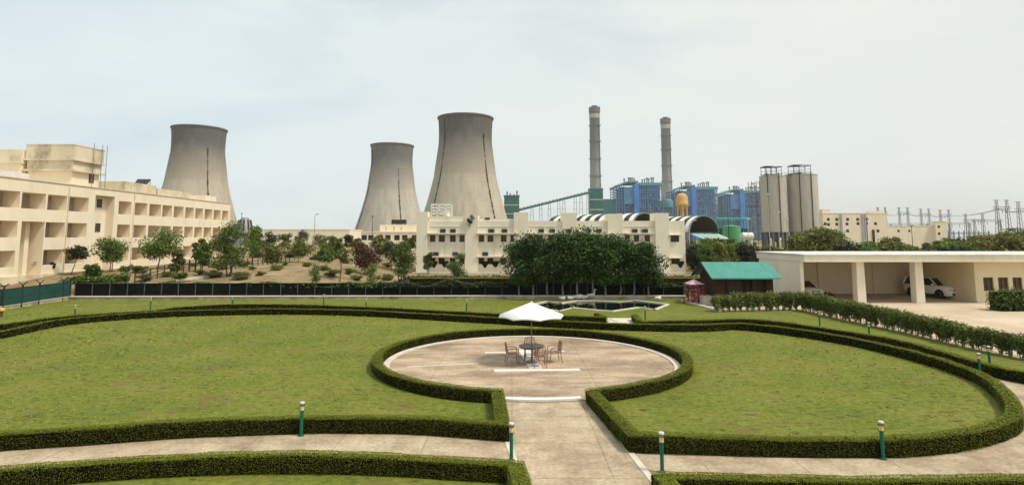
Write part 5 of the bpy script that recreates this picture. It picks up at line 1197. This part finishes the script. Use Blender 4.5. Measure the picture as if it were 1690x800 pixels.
# ------------------------------------------------------------------ cars
def car(kind, loc, yaw, label):
    root = thing('parked_car', label, 'car', loc, yaw); suv = kind == 'suv'
    L_, Wd, H = (4.7,1.84,1.82) if suv else (4.1,1.70,1.48); wb = 2.75 if suv else 2.45; wr = 0.38 if suv else 0.30; g = 0.26 if suv else 0.17
    # stations along the car: x, half-width, sill, shoulder, (cabin) roof height, roof half-width
    hood, belt = (1.08,1.12) if suv else (0.86,0.90)
    st = [(L_/2,0.62,g+0.18,0.62),(L_/2-0.06,0.80,g+0.05,0.86 if suv else 0.68),(L_/2-0.25,0.90,g,hood-0.06),(L_/2-0.75,0.92,g,hood),(L_/2-1.25,0.92,g,belt-0.01),(0.0,0.92,g,belt),(-L_/2+0.9,0.92,g,belt+0.02),(-L_/2+0.15,0.89,g+0.06,belt),(-L_/2,0.80,g+0.2,belt-0.15)]
    b = MB(); k = Wd/1.84
    for (x, hw, z0, z1) in st:
        hw *= k; zm = z0+(z1-z0)*0.55
        b.v += [(x,-hw*0.92,z0),(x,-hw,z0+0.12),(x,-hw*1.0,zm),(x,-hw*0.95,z1-0.05),(x,-hw*0.86,z1),(x,0,z1+0.025),(x,hw*0.86,z1),(x,hw*0.95,z1-0.05),(x,hw,zm),(x,hw,z0+0.12),(x,hw*0.92,z0)]
    n = 11
    for i in range(len(st)-1):
        for j in range(n-1): b.f.append((i*n+j,i*n+j+1,(i+1)*n+j+1,(i+1)*n+j))
        b.f.append((i*n+n-1,i*n,(i+1)*n,(i+1)*n+n-1))
    b.f.append(tuple(range(n))); b.f.append(tuple(reversed(range((len(st)-1)*n,len(st)*n))))
    body = b.build('body', M['car_paint'], root, smooth=True, world=False)
    # glasshouse then roof
    zb = belt-0.02; zr = H-0.08; xf0 = L_/2-(1.25 if suv else 1.05); xf1 = xf0-(0.75 if suv else 0.8); xr0 = -L_/2+(0.10 if suv else 0.35); xr1 = xr0+(0.28 if suv else 0.55); hb, hr = 0.84*k, 0.66*k
    gl_ = MB(); gl_.add([(xf0,-hb,zb),(xf0,hb,zb),(xr0,hb,zb),(xr0,-hb,zb),(xf1,-hr,zr),(xf1,hr,zr),(xr1,hr,zr),(xr1,-hr,zr)],[(4,5,6,7),(0,1,5,4),(1,2,6,5),(2,3,7,6),(3,0,4,7)]); gl_.build('glasshouse', M['car_glass'], root, world=False, bevel=0.03)
    r = MB(); r.add([(xf1+0.04,-hr-0.02,zr-0.03),(xf1+0.04,hr+0.02,zr-0.03),(xr1-0.06,hr+0.02,zr-0.03),(xr1-0.06,-hr-0.02,zr-0.03),(xf1-0.2,-hr+0.1,zr+0.075),(xf1-0.2,hr-0.1,zr+0.075),(xr1+0.1,hr-0.1,zr+0.06),(xr1+0.1,-hr+0.1,zr+0.06)],[(3,2,1,0),(4,5,6,7),(0,1,5,4),(1,2,6,5),(2,3,7,6),(3,0,4,7)]); r.build('roof', M['car_paint'], root, world=False, bevel=0.03)
    for s in (-1,1):
        MB().bar((xf0+0.01,s*(hb+0.005),zb),(xf1,s*(hr+0.01),zr),0.07).build('window_pillar', M['car_paint'], root, world=False); MB().bar((xr0,s*hb,zb),(xr1,s*hr,zr),0.13 if suv else 0.1).build('window_pillar', M['car_paint'], root, world=False)
        for f in (0.42,0.72): xx = xf1+(xr1-xf1)*f; MB().bar((xx,s*(hb+0.005),zb),(xx,s*(hr+0.01),zr),0.06).build('window_pillar', M['car_paint'], root, world=False)
    for sx in (1,-1):
        for s in (1,-1):
            x = sx*wb/2; y0, y1 = s*(0.915*k-0.24), s*(0.915*k+0.012); w_ = MB().tube([(x,y0,wr),(x,y0+s*0.02,wr),(x,y1-s*0.03,wr),(x,y1,wr)],[wr*0.9,wr,wr,wr*0.9],24).build('wheel', M['rubber'], root, smooth=True, world=False)
            rm = MB(); rm.tube([(x,y1-s*0.01,wr),(x,y1+s*0.004,wr)],wr*0.62,20); rm.build('rim', M['chrome'], w_, world=False)
            h = MB(); h.tube([(x,s*(0.93*k),wr+0.0),(x,s*(0.93*k)+s*0.001,wr)],wr*1.16,24); h.build('wheel_arch', M['rubber'], root, world=False)
    xn = L_/2
    for s in (1,-1):
        MB().box(xn-0.22,xn-0.03,min(s*0.5*k,s*0.83*k),max(s*0.5*k,s*0.83*k),hood-0.36,hood-0.19).build('headlight', M['lens'], root, world=False, bevel=0.03)
        MB().box(-xn-0.012,-xn+0.1,min(s*0.62*k,s*0.80*k),max(s*0.62*k,s*0.80*k),belt-0.45,belt-0.1).build('tail_light', M['tail'], root, world=False, bevel=0.02)
        MB().box(xf0-0.35,xf0-0.18,min(s*0.9*k,s*1.08*k),max(s*0.9*k,s*1.08*k),zb+0.02,zb+0.18).build('mirror', M['car_paint'], root, world=False, bevel=0.03)
    gq = MB().box(xn-0.10,xn+0.008,-0.42*k,0.42*k,hood-0.36,hood-0.22); gq.build('grille', M['black_metal'], root, world=False)
    MB().box(xn-0.12,xn+0.02,-0.6*k,0.6*k,g+0.10,g+0.27).build('air_intake', M['black_metal'], root, world=False, bevel=0.02)
    MB().box(xn-0.02,xn+0.025,-0.25,0.25,g+0.29,g+0.40).build('number_plate', M['white'], root, world=False)
    if suv:
        for s in (1,-1): MB().bar((xf1-0.25,s*hr*0.93,zr+0.12),(xr1+0.2,s*hr*0.93,zr+0.12),0.035).build('roof_rail', M['grey_metal'], root, world=False)
        MB().box(-L_/2+0.6,L_/2-0.6,-0.945*k,0.945*k,g-0.02,g+0.1).build('running_board', M['black_metal'], root, world=False, bevel=0.02)
    return root
ps = G(1569,494,0.02); car('suv', (ps.x+0.1, ps.y+2.25, 0.02), R(-76), 'white off road car parked nose out between the pillar and the garage end wall')
ph_ = G(1343,492,0.02); car('hatch', (ph_.x, ph_.y+2.0, 0.02), R(-84), 'white hatchback half hidden behind the left end wall of the garage')

# ------------------------------------------------------------------ row of ficus trees
def ficus():
    rg = random.Random(12); first = None; xs = [857,880,904,929,953,978,1000,1023,1046,1071]
    protos = [make_tree('ficus_tree','x',5.6,4.1,1.55,M['lf_ficus'],6500,0.125,60+s,24,'bark_pale',flat=0.95,tr=0.10,holes=0.75) for s in range(3)]
    used = [False]*3; words_ = ['leftmost','second','third','fourth','fifth','sixth','seventh','eighth','ninth','rightmost']
    for i, px in enumerate(xs):
        p = D(px,489,WALL[-1].y+0.45); p.z = 0.0; k = i % 3; lab = f'dense dark green ficus, {words_[i]}'+(' of the ten in the row before the dark fence' if i in (0,9) else ' from the left in the row before the dark fence')
        sc = rg.uniform(0.94,1.03)*(0.86,0.97,0.97,1.02,1.05,1.03,1.02,1.0,0.98,0.90)[i]
        if not used[k]: r = protos[k]; r.location = p; r['label'] = lab; used[k] = True; r.rotation_euler[2] = rg.uniform(0,6); r.scale = (sc,)*3
        else: r = dup(protos[k], p, rg.uniform(0,6), lab, scale=sc)
        r['group'] = 'ficus trees in a row before the fence'
ficus()

# ------------------------------------------------------------------ garden beyond the fence
def px_tree(name, label, px, base, top, wpx, mat, n, leaf, seed, nc=14, thf=0.4, **k):
    p = T(px, base); h = D(px, top, p.y).z-p.z; cw = wpx/FPX*p.y
    r = make_tree(name, label, h, cw*1.05, h*thf, M[mat], int(n*2.2), leaf*0.72, seed, nc, **k); r.location = p; return r
G1 = 'trees of the dry garden beyond the fence'
px_tree('garden_tree','dark flat crowned tree with a leaning trunk before the balconied building',118,452,407,44,'lf_dark',700,0.20,101,12,0.55,lean=0.5,flat=0.8)
px_tree('garden_tree','bright green low tree before the stair recess of the balconied building',183,447,397,64,'lf_green',1500,0.2,102,16,0.35,stems=2)
px_tree('garden_tree','mid green spreading tree covering the right balconies',260,443,379,74,'lf_green',1900,0.22,103,18,0.35)
px_tree('garden_tree','small dark tree between two larger trees before the balconies',306,428,391,26,'lf_dark',600,0.25,104,9,0.35)
px_tree('garden_tree','large bright green bushy tree at the right end of the balconied building',378,456,371,74,'lf_green',2600,0.19,105,22,0.18,stems=3)
px_tree('garden_tree','rounded green tree right of the large bushy one',415,436,376,46,'lf_green',1300,0.25,106,14,0.2)
px_tree('sapling','thin bright sapling with an upright crown just behind the fence',520,474,430,22,'lf_bright',520,0.13,107,10,0.15,holes=1.0)
px_tree('garden_tree','slim olive tree with a bare trunk in the middle of the dry garden',561,464,393,34,'lf_olive',700,0.18,108,12,0.5,holes=0.35)
px_tree('russet_tree','russet red leaved tree in the dry garden',603,452,404,62,'lf_red',1500,0.22,109,18,0.25,stems=3)
px_tree('garden_tree','brownish tree right of the russet one',646,446,398,44,'lf_dark',800,0.25,110,12,0.3)
px_tree('garden_tree','tall bright green tree beside the left corner of the white office block',662,466,393,54,'lf_green',2300,0.17,111,20,0.12,stems=3)
px_tree('sapling','bright young tree below the russet tree, right of the thin sapling',611,474,438,26,'lf_bright',560,0.13,112,10,0.2,holes=1.0)
px_tree('garden_tree','pale olive rounded tree in the middle distance of the garden',492,432,396,52,'lf_olive',1000,0.25,113,14,0.3)
px_tree('garden_tree','bright green bush tree in front of the white office block',755,458,419,42,'lf_bright',1500,0.15,114,14,0.1,stems=3)
for i, (px, b, t, w, m) in enumerate(((446,414,384,34,'lf_dark'),(470,412,385,26,'lf_olive'),(497,410,383,30,'lf_dark'),(528,411,387,30,'lf_olive'),(548,411,390,24,'lf_green'),(576,416,389,26,'lf_dark'),(590,424,393,26,'lf_olive'),(626,428,392,40,'lf_olive'),(676,424,391,30,'lf_olive'),(424,424,378,30,'lf_dark'),(545,424,398,30,'lf_olive'),(330,436,395,30,'lf_olive'))):
    labs = ['dark tree left end of the far garden row','olive tree before the long low cream shed, left part','dark tree before the middle of the long low shed','olive tree before the right half of the long low shed','green tree at the right end of the long low shed','dark tree by the corner of the low cream shed','olive tree left of the russet tree, farther off','olive tree behind the russet tree','olive tree below the windows of the cream building','dark tree behind the rounded green one','small olive tree before the far garden row','thin olive tree behind the trellises']
    px_tree('garden_tree', labs[i], px, b, t, w, m, 600, 0.34, 130+i, 10, 0.25, group=G1)
for i, (px, b, t, w, m, lab) in enumerate(((450,442,404,44,'lf_olive','loose olive tree between the trellises and the slim olive tree'),(538,442,404,36,'lf_green','loose green tree left of the slim olive tree'),(332,446,402,36,'lf_green','loose green tree between the mid green tree and the large bushy one'),(152,464,438,30,'lf_green','low green tree above the creeper at the left end of the fence'),(288,452,414,30,'lf_olive','small olive tree behind the nearest trellis'),(706,452,416,22,'lf_green','narrow green tree at the left corner of the white office block'))):
    px_tree('garden_tree', lab, px, b, t, w, m, 700, 0.24, 170+i, 12, 0.22, stems=2)
px_tree('round_shrub','small dark ball shaped shrub on a short stem at the foot of the balconied building',86,452,433,11,'lf_dark',300,0.13,150,5,0.4)
px_tree('shrub','bright green leafy shrub above the dark fence near the balconied building',207,466,434,28,'lf_bright',700,0.17,151,10,0.1,stems=3)
def bare_tree():
    p = T(66,456); root = thing('bare_tree', 'leafless branching tree at the foot of the balconied building', 'tree', p); b = MB(); rg = random.Random(4)
    def br(a, d, l, r, n):
        e = a+d*l; b.tube([a, a.lerp(e,0.5)+Vector((rg.uniform(-.05,.05),0,0)), e],[r,r*0.85,r*0.65],6)
        if n:
            for s in range(3):
                nd = (d+Vector((rg.uniform(-.9,.9),rg.uniform(-.6,.6),rg.uniform(-.1,.5)))).normalized(); br(e, nd, l*0.68, r*0.6, n-1)
    br(Vector((p.x,p.y,p.z-0.1)), Vector((-0.1,0,1)).normalized(), 0.75, 0.07, 4); b.build('branches', M['bark_pale'], root, smooth='all')
bare_tree()
# low scrub bushes over the dry garden
def scrub():
    rg = random.Random(31); protos = [make_tree('scrub_bush','low scrub bush on the dry ground of the garden beyond the fence',1.5,2.6,0.1,M[m],1500,0.13,400+i,9,stems=3,flat=0.9,cat='bush',group='low scrub bushes in the dry garden') for i, m in enumerate(('lf_olive','lf_olive','lf_green'))]
    spots = [(238,462),(275,455),(330,452),(352,458),(415,445),(430,455),(455,446),(470,437),(505,440),(535,446),(548,455),(575,452),(588,462),(625,460),(638,462),(395,460),(300,462),(520,428),(455,428),(425,424),(400,440),(640,440),(570,434),(548,428),(480,424),(365,444),(318,440),(150,455),(232,449),(290,446)]
    used = [False]*3
    for i, (px, py) in enumerate(spots):
        p = T(px, py); k = rg.randrange(3); s = rg.uniform(0.45,1.0)*(1.0 if py > 436 else 1.5)
        if not used[k]: r = protos[k]; r.location = p; r.scale = (s*1.2,s,s*0.6); used[k] = True
        else: dup(protos[k], p, rg.uniform(0,6), scale=(s*1.2,s,s*0.6))
scrub()
for i, (px, py) in enumerate(((716.5,449),(734.5,449),(800.5,449),(817.5,449),(1122,452),(1143,452))):
    p = G(px,449,0); p.y -= 1.5; p = D(px,430,p.y); p.z = 0; rg = np.random.default_rng(70+i)
    labs = ['first from the left','second from the left','third, below the bright window pair','fourth, touching the ficus crowns','fifth, at the right corner','last, beyond the right corner']
    if i == 0:
        root = thing('topiary', 'x', 'topiary', p, 0, 'inverted cone topiaries along the white block'); MB().tube([(0,0,-0.1),(0,0,0.9)],0.05,8).build('trunk', M['bark'], root, world=False)
        MB().lathe([(0.06,0.45),(0.33,1.0),(0.58,1.62),(0.52,1.72),(0.2,1.76)],20).build('core', M['hedge_body'], root, world=False)
        n = 1500; z = 0.5+1.2*np.sqrt(rg.random(n)); th = rg.uniform(0,6.28,n); tp = rg.random(n) < 0.25; rr = (z-0.42)*0.49+0.03; rr = np.where(tp, 0.6*np.sqrt(rg.random(n)), rr); z = np.where(tp, 1.74, z)
        C = np.stack([rr*np.cos(th),rr*np.sin(th),z],1); quads_obj('foliage', leaf_quads(C, np.stack([np.cos(th),np.sin(th),0.4+0*z],1)+rg.normal(0,.4,(n,3)), 0.10, rg), M['lf_topiary'], root)
        r0 = root; r0['label'] = 'dark inverted cone topiary before the white block, '+labs[i]
    else: dup(r0, p, i*1.1, 'dark inverted cone topiary before the white block, '+labs[i])
# trellis fences
M['trellis'] = mottle('weathered_dark_timber', (0.035,0.027,0.022), (0.07,0.052,0.042), 2, 0.9)
def trellis(p0, p1, h, label, n):
    a, b = T(*p0), T(*p1); root = thing('trellis_fence', label, 'fence', a, 0, 'dark trellis fences in the dry garden'); r = MB()
    for k in range(n+1):
        q = a.lerp(b,k/n); z = float(terr(q.x,q.y)); MB().bar((q.x,q.y,z-0.2),(q.x,q.y,z+h),0.10).build('post', M['trellis'], root)
    for f in (0.3,0.62,0.95):
        for k in range(n):
            q, s = a.lerp(b,k/n), a.lerp(b,(k+1)/n); r.bar((q.x,q.y,float(terr(q.x,q.y))+h*f),(s.x,s.y,float(terr(s.x,s.y))+h*f),0.07)
    r.build('rail', M['trellis'], root)
trellis((222,470),(322,446),1.25,'dark trellis fence rising from behind the netted fence, nearest one',9)
trellis((300,446),(400,437),1.3,'dark trellis fence below the mid green trees',10)
trellis((408,440),(478,432),1.2,'dark trellis fence left of the olive tree in the middle of the garden',9)
trellis((430,428),(520,420),1.2,'dark trellis fence farthest back in the dry garden',10)
a, b = T(290,464), T(335,459)
k = MB().bar(a+Vector((0,0,0.1)), b+Vector((0,0,0.1)), 0.5, 0.3).build('slab', M['kerb']); tag(k, 'pale concrete slab lying on the dry slope by the trellis', 'slab')
p = T(168,463); rk = MB().lathe([(0.5,-0.05),(0.62,0.15),(0.45,0.4),(0.15,0.48)],9,(p.x,p.y,p.z)).build('rock', M['stone_pale']); tag(rk, 'pale rock among the creeper above the fence', 'rock')
# dark ground creeper behind the fence and low far hedge before the white block
def creeper(name, label, pts, n, leaf, mat, seed, hx, cat, thick=0.5):
    rg = np.random.default_rng(seed); P = np.array([[p.x,p.y,p.z] for p in pts]); seg = rg.integers(0,len(P)-1,n); t = rg.random(n)[:,None]; C = P[seg]*(1-t)+P[seg+1]*t
    env = 0.55+0.45*np.sin(C[:,0]*1.3+seed)*np.sin(C[:,0]*0.47+1.7*seed)
    C[:,2] += rg.random(n)**0.8*hx*np.clip(env,0.15,1); C[:,1] += rg.normal(0,thick*0.5,n)
    o = quads_obj(name, leaf_quads(C, rg.normal(0,0.5,(n,3))+np.array([0,-0.35,0.7]), leaf, rg), M[mat]); return tag(o, label, cat)
creeper('creeper','green creeper heaped behind the fence below the balconied building',[T(108,468),T(150,464),T(200,465)],3000,0.15,'lf_green',81,0.9,'creeper',0.9)
top = lambda px: Vector((G(px,490,0).x, WALL[-1].y+0.75, 1.0))
creeper('creeper','thin creeper hanging over the fence below the trellises',[top(180),top(300),top(425)],5200,0.11,'lf_green',82,0.6,'creeper',0.2)
creeper('creeper','thin creeper hanging over the fence in the middle of the garden',[top(425),top(520),top(635)],4600,0.11,'lf_green',83,0.55,'creeper',0.2)
creeper('creeper','thick creeper covering the fence before the white office block',[top(632),top(720),top(840)],5200,0.13,'lf_dark',84,0.75,'creeper',0.3)
creeper('creeper','creeper on the fence behind the ficus trunks and the shed',[top(1050),top(1100),top(1150)],2000,0.13,'lf_dark',85,0.6,'creeper',0.3)
def cover(name, label, x0, x1, y0, y1, n, h, leaf, mat, seed):
    rg = np.random.default_rng(seed); C = np.stack([rg.uniform(x0,x1,n), y0+(y1-y0)*rg.random(n), rg.random(n)**1.5*h-0.03],1); C[:,2] *= 0.5+0.5*np.abs(np.sin(C[:,0]*0.8+C[:,1]))
    o = quads_obj(name, leaf_quads(C, rg.normal(0,0.5,(n,3))+np.array([0,-0.2,0.8]), leaf, rg), M[mat]); return tag(o, label, name.replace('_',' '), kind='stuff')
cover('ground_cover', 'low dark planting between the fence and the white office block', -14, 30, 55, 80, 26000, 0.45, 0.2, 'lf_dark', 91)
cover('ground_cover', 'straggly weeds on the dry slope behind the netted fence', -46, -14, 55, 62, 5000, 0.35, 0.15, 'lf_olive', 92)
hedge('tall_hedge','dark hedge along the foot of the white office block, left part', line([[(-11.5,67),(6.5,67)]],0.5), seed=31, w=0.7, h=0.85)
hedge('tall_hedge','dark hedge along the foot of the white office block, right part', line([[(8,67.3),(24,67.3)]],0.5), seed=32, w=0.7, h=0.85)
# clipped bush at the right edge
def box_bush():
    p = G(1672,514,0); root = thing('clipped_bush', 'dense dark clipped bush on the driveway at the right edge', 'bush', (p.x,p.y,0)); rg = np.random.default_rng(55)
    cl = [(x,y,z,0.55,0.5,0.5) for x in (-0.5,0.1,0.7,1.3,1.9,2.5) for y in (0.3,0.9) for z in (0.42,0.85,1.15)]
    MB().box(-0.7,2.8,0.05,1.2,-0.02,1.35).build('branches', M['hedge_body'], root, world=False); crown_mesh(rg, 8000, cl, 0.10, M['lf_green'], root, 'foliage', 0.8, 0.5)
box_bush()

# ------------------------------------------------------------------ scrub belt behind garage and shed
def belt():
    rg = random.Random(77); protos = []
    mats = ['lf_olive','lf_green','lf_olive','lf_dark']
    for s in range(6): protos.append(make_tree('scrub_tree','x',5.2,5.2,0.9,M[mats[s % 4]],2600,0.22,200+s,18,stems=2,flat=0.9))
    used = [False]*6; spots = []
    def y_top(px):
        for x0, x1, y in ((1130,1250,393),(1250,1310,401),(1310,1330,384),(1330,1380,377),(1380,1400,388),(1400,1450,398),(1450,1480,391),(1480,1560,397),(1560,1600,391),(1600,1640,388),(1640,1720,380)):
            if x0 <= px < x1: return y
        return 396
    px = 1140.0
    while px < 1710:
        for row, (Ylo, Yhi) in enumerate(((66,84),(88,120),(125,170))):
            x = px+rg.uniform(-8,8); Y = rg.uniform(Ylo,Yhi)
            if x < 1260 and row == 0: Y = rg.uniform(92,110)
            spots.append((x,Y,row))
        px += rg.uniform(17,24)
    for i, (x, Y, row) in enumerate(spots):
        yt = y_top(x)+rg.uniform(0,7)+(9-row*4 if rg.random() < 0.6 else 0); z = D(x,yt,Y).z; s = max(0.35,z/5.2); k = rg.randrange(6); p = D(x,400,Y); p.z = -0.06
        lab = ['rounded scrub tree in the belt behind the garage roof','tall scrub tree in the belt behind the garage roof'][z > 5.6]
        if i > 0 and False: pass
        if not used[k]: r = protos[k]; r.location = p; r['label'] = lab; r.rotation_euler[2] = rg.uniform(0,6); r.scale = (s*0.95,s*0.95,s); used[k] = True
        else: r = dup(protos[k], p, rg.uniform(0,6), lab, scale=(s*0.95,s*0.95,s))
        r['group'] = 'scrub trees behind the garage'
belt()
r = px_tree('umbrella_tree','dark flat layered tree spreading above the scrub at the right edge',1664,425,374,62,'lf_dark',1300,0.22,300,16,0.55,flat=0.35)

# ------------------------------------------------------------------ light poles
def lamp(px, ytop, Y, label, arm=0, mat='pale_metal', dbl=False):
    q = D(px,ytop,Y); z0 = float(terr(q.x,Y)); root = thing('light_pole', label, 'lamp post', (q.x,Y,z0-0.1)); h = q.z-z0
    MB().tube([(0,0,0),(0,0,h)],[max(0.055,Y*0.0006),max(0.04,Y*0.00042)],8).build('pole', M[mat], root, world=False)
    if arm: MB().tube([(0,0,h),(arm*0.5,0,h+0.25),(arm,0,h+0.3)],max(0.03,Y*0.0004),6).build('arm', M[mat], root, world=False)
    MB().box(arm-0.35*(1 if arm else .5),arm+0.35,-0.15,0.15,h+(0.3 if arm else 0),h+(0.42 if arm else 0.2)).build('lamp_head', M[mat], root, world=False)
lamp(1234,361,95,'pale lamp post left of the white horizontal tank')
lamp(1267,320,110,'tall pale lamp post before the left silo')
lamp(1284,350,105,'pale lamp post before the gap of the silos')
lamp(1297.5,362,95,'pale lamp post before the right silo')
lamp(1137,366,100,'pale lamp post with an arm beside the vaulted shed',0.9)
lamp(520,355,150,'thin grey lamp post above the long low cream shed',0.6,'grey_metal')
lamp(615,357,140,'thin dark lamp post before the pale cooling tower',0,'black_metal')
lamp(1430,362,120,'dark pole before the three storey substation block',0,'black_metal')
lamp(1504,372,125,'thin dark pole before the long low wing',0,'black_metal')
lamp(399,352,200,'thin dark mast beside the rounded grey shed',0,'black_metal')

# ------------------------------------------------------------------ substation gantries
def gantry(px0, px1, ytop, Y, label, spikes=True):
    a, b = D(px0,ytop,Y), D(px1,ytop,Y); root = thing('gantry', label, 'gantry', (a.x,Y,0), 0, 'steel gantries of the substation'); W = b.x-a.x; H = a.z; w = 0.16
    for x in (0.0, W):
        m_ = MB(); s = 0.55
        for dx in (-s,s):
            for dy in (-s,s): m_.bar((x+dx*1.8,dy*1.8,-0.1),(x+dx*0.5,dy*0.5,H+(3.6 if spikes else 0)),w)
        for z in np.arange(2,H,2.4): m_.bar((x-s*(1.8-1.3*z/H),0,z),(x+s*(1.8-1.3*(z+2)/H),0,z+2.2),w*0.7)
        if spikes: m_.bar((x-1.6,0,H+3.4),(x+1.6,0,H+3.4),0.14)
        m_.build('mast', M['gantry'], root, world=False)
    bm_ = MB()
    for dz in (-0.5,0.5):
        for dy in (-0.4,0.4): bm_.bar((-1.5,dy,H+dz),(W+1.5,dy,H+dz),w)
    n = max(4,int(W/1.3))
    for k in range(n): bm_.bar((-1.5+(W+3)*k/n,-0.4,H-0.5 if k%2 else H+0.5),(-1.5+(W+3)*(k+1)/n,-0.4,H+0.5 if k%2 else H-0.5),w*0.7)
    bm_.build('beam', M['gantry'], root, world=False)
    ins = MB()
    for k in (0.15,0.5,0.85): ins.tube([(W*k,0,H-0.5),(W*k,-0.2,H-2.3)],0.12,6)
    ins.build('insulator', M['gantry'], root, world=False)
M['gantry'] = mottle('galvanised_steel', (0.17,0.185,0.20), (0.25,0.265,0.28), 1, 0.6)
for a in ((1449,1461,351,380,'gantry just above the roof of the three storey block'),(1484,1498,351.5,380,'gantry with twin masts, second from the left'),(1520,1533,353.5,380,'gantry with twin masts, third from the left'),(1552,1566,355,380,'gantry above the small stair block'),(1594,1622,363.5,330,'broad low gantry in the middle of the substation'),(1645,1662,343,260,'tall dark gantry right of the middle of the substation'),(1681,1700,346,260,'tall dark gantry at the right edge')): gantry(*a)
for a in ((1566,1600,369,340,'low busbar frame right of the small stair block'),(1608,1650,364,330,'low busbar frame under the tall dark gantry'),(1470,1530,370,330,'low busbar frame behind the long low wing')): gantry(*a, spikes=False)
def busbar_row():
    Y = 290; a, b = D(1566,385,Y), D(1632,385,Y); root = thing('equipment_rack','row of grey switchgear posts carrying a rail behind the scrub','switchgear',(a.x,Y,0)); W = b.x-a.x; H = a.z
    for k in range(9): x = W*k/8; MB().bar((x,0,-0.1),(x,0,H+1.2),0.45).build('post', M['gantry'], root, world=False)
    MB().bar((0,0,H),(W,0,H),0.5).bar((0,0,H-1.6),(W,0,H-1.6),0.2).build('rail', M['gantry'], root, world=False)
busbar_row()
def wires():
    pts = [(1449,351,380),(1498,351.5,380),(1533,353.5,380),(1566,355,380),(1650,343,262),(1700,346,262)]; mb = MB()
    for o in (-1.2,0,1.2):
        Q = [D(*p)+Vector((0,o,-0.5)) for p in pts]
        for a, b in zip(Q[:-1], Q[1:]):
            mb.tube([a.lerp(b,t)-Vector((0,0,4*t*(1-t)*1.1)) for t in np.linspace(0,1,7)],0.07,4,cap=False)
    o = mb.build('power_lines', M['gantry']); tag(o, 'sagging power lines strung between the substation gantries', 'power line')
wires()
# yellow topped post at the left edge
p = G(2,523,0.02); r = thing('marker_post','short dark post with a yellow top at the left edge of the lawn','post',p); MB().tube([(0,0,-0.02),(0,0,0.42)],0.10,10).build('post_shaft', M['wood'], r, world=False); MB().lathe([(0.17,0.42),(0.17,0.56),(0.05,0.62)],12).build('post_cap', M['yellow'], r, world=False)

# ------------------------------------------------------------------ haze
def haze():
    m = bpy.data.materials.new('haze_air'); m.use_nodes = True; t = m.node_tree; t.nodes.clear()
    v = t.nodes.new('ShaderNodeVolumePrincipled'); v.inputs['Color'].default_value = (0.97,0.985,0.99,1); v.inputs['Density'].default_value = 0.00009; v.inputs['Anisotropy'].default_value = 0.2
    o = t.nodes.new('ShaderNodeOutputMaterial'); t.links.new(v.outputs['Volume'], o.inputs['Volume'])
    h = MB().box(-1850,1850,-350,1850,-1.1,300).build('haze', m); tag(h, 'thin pale haze over the power station', 'haze', kind='stuff')
haze()
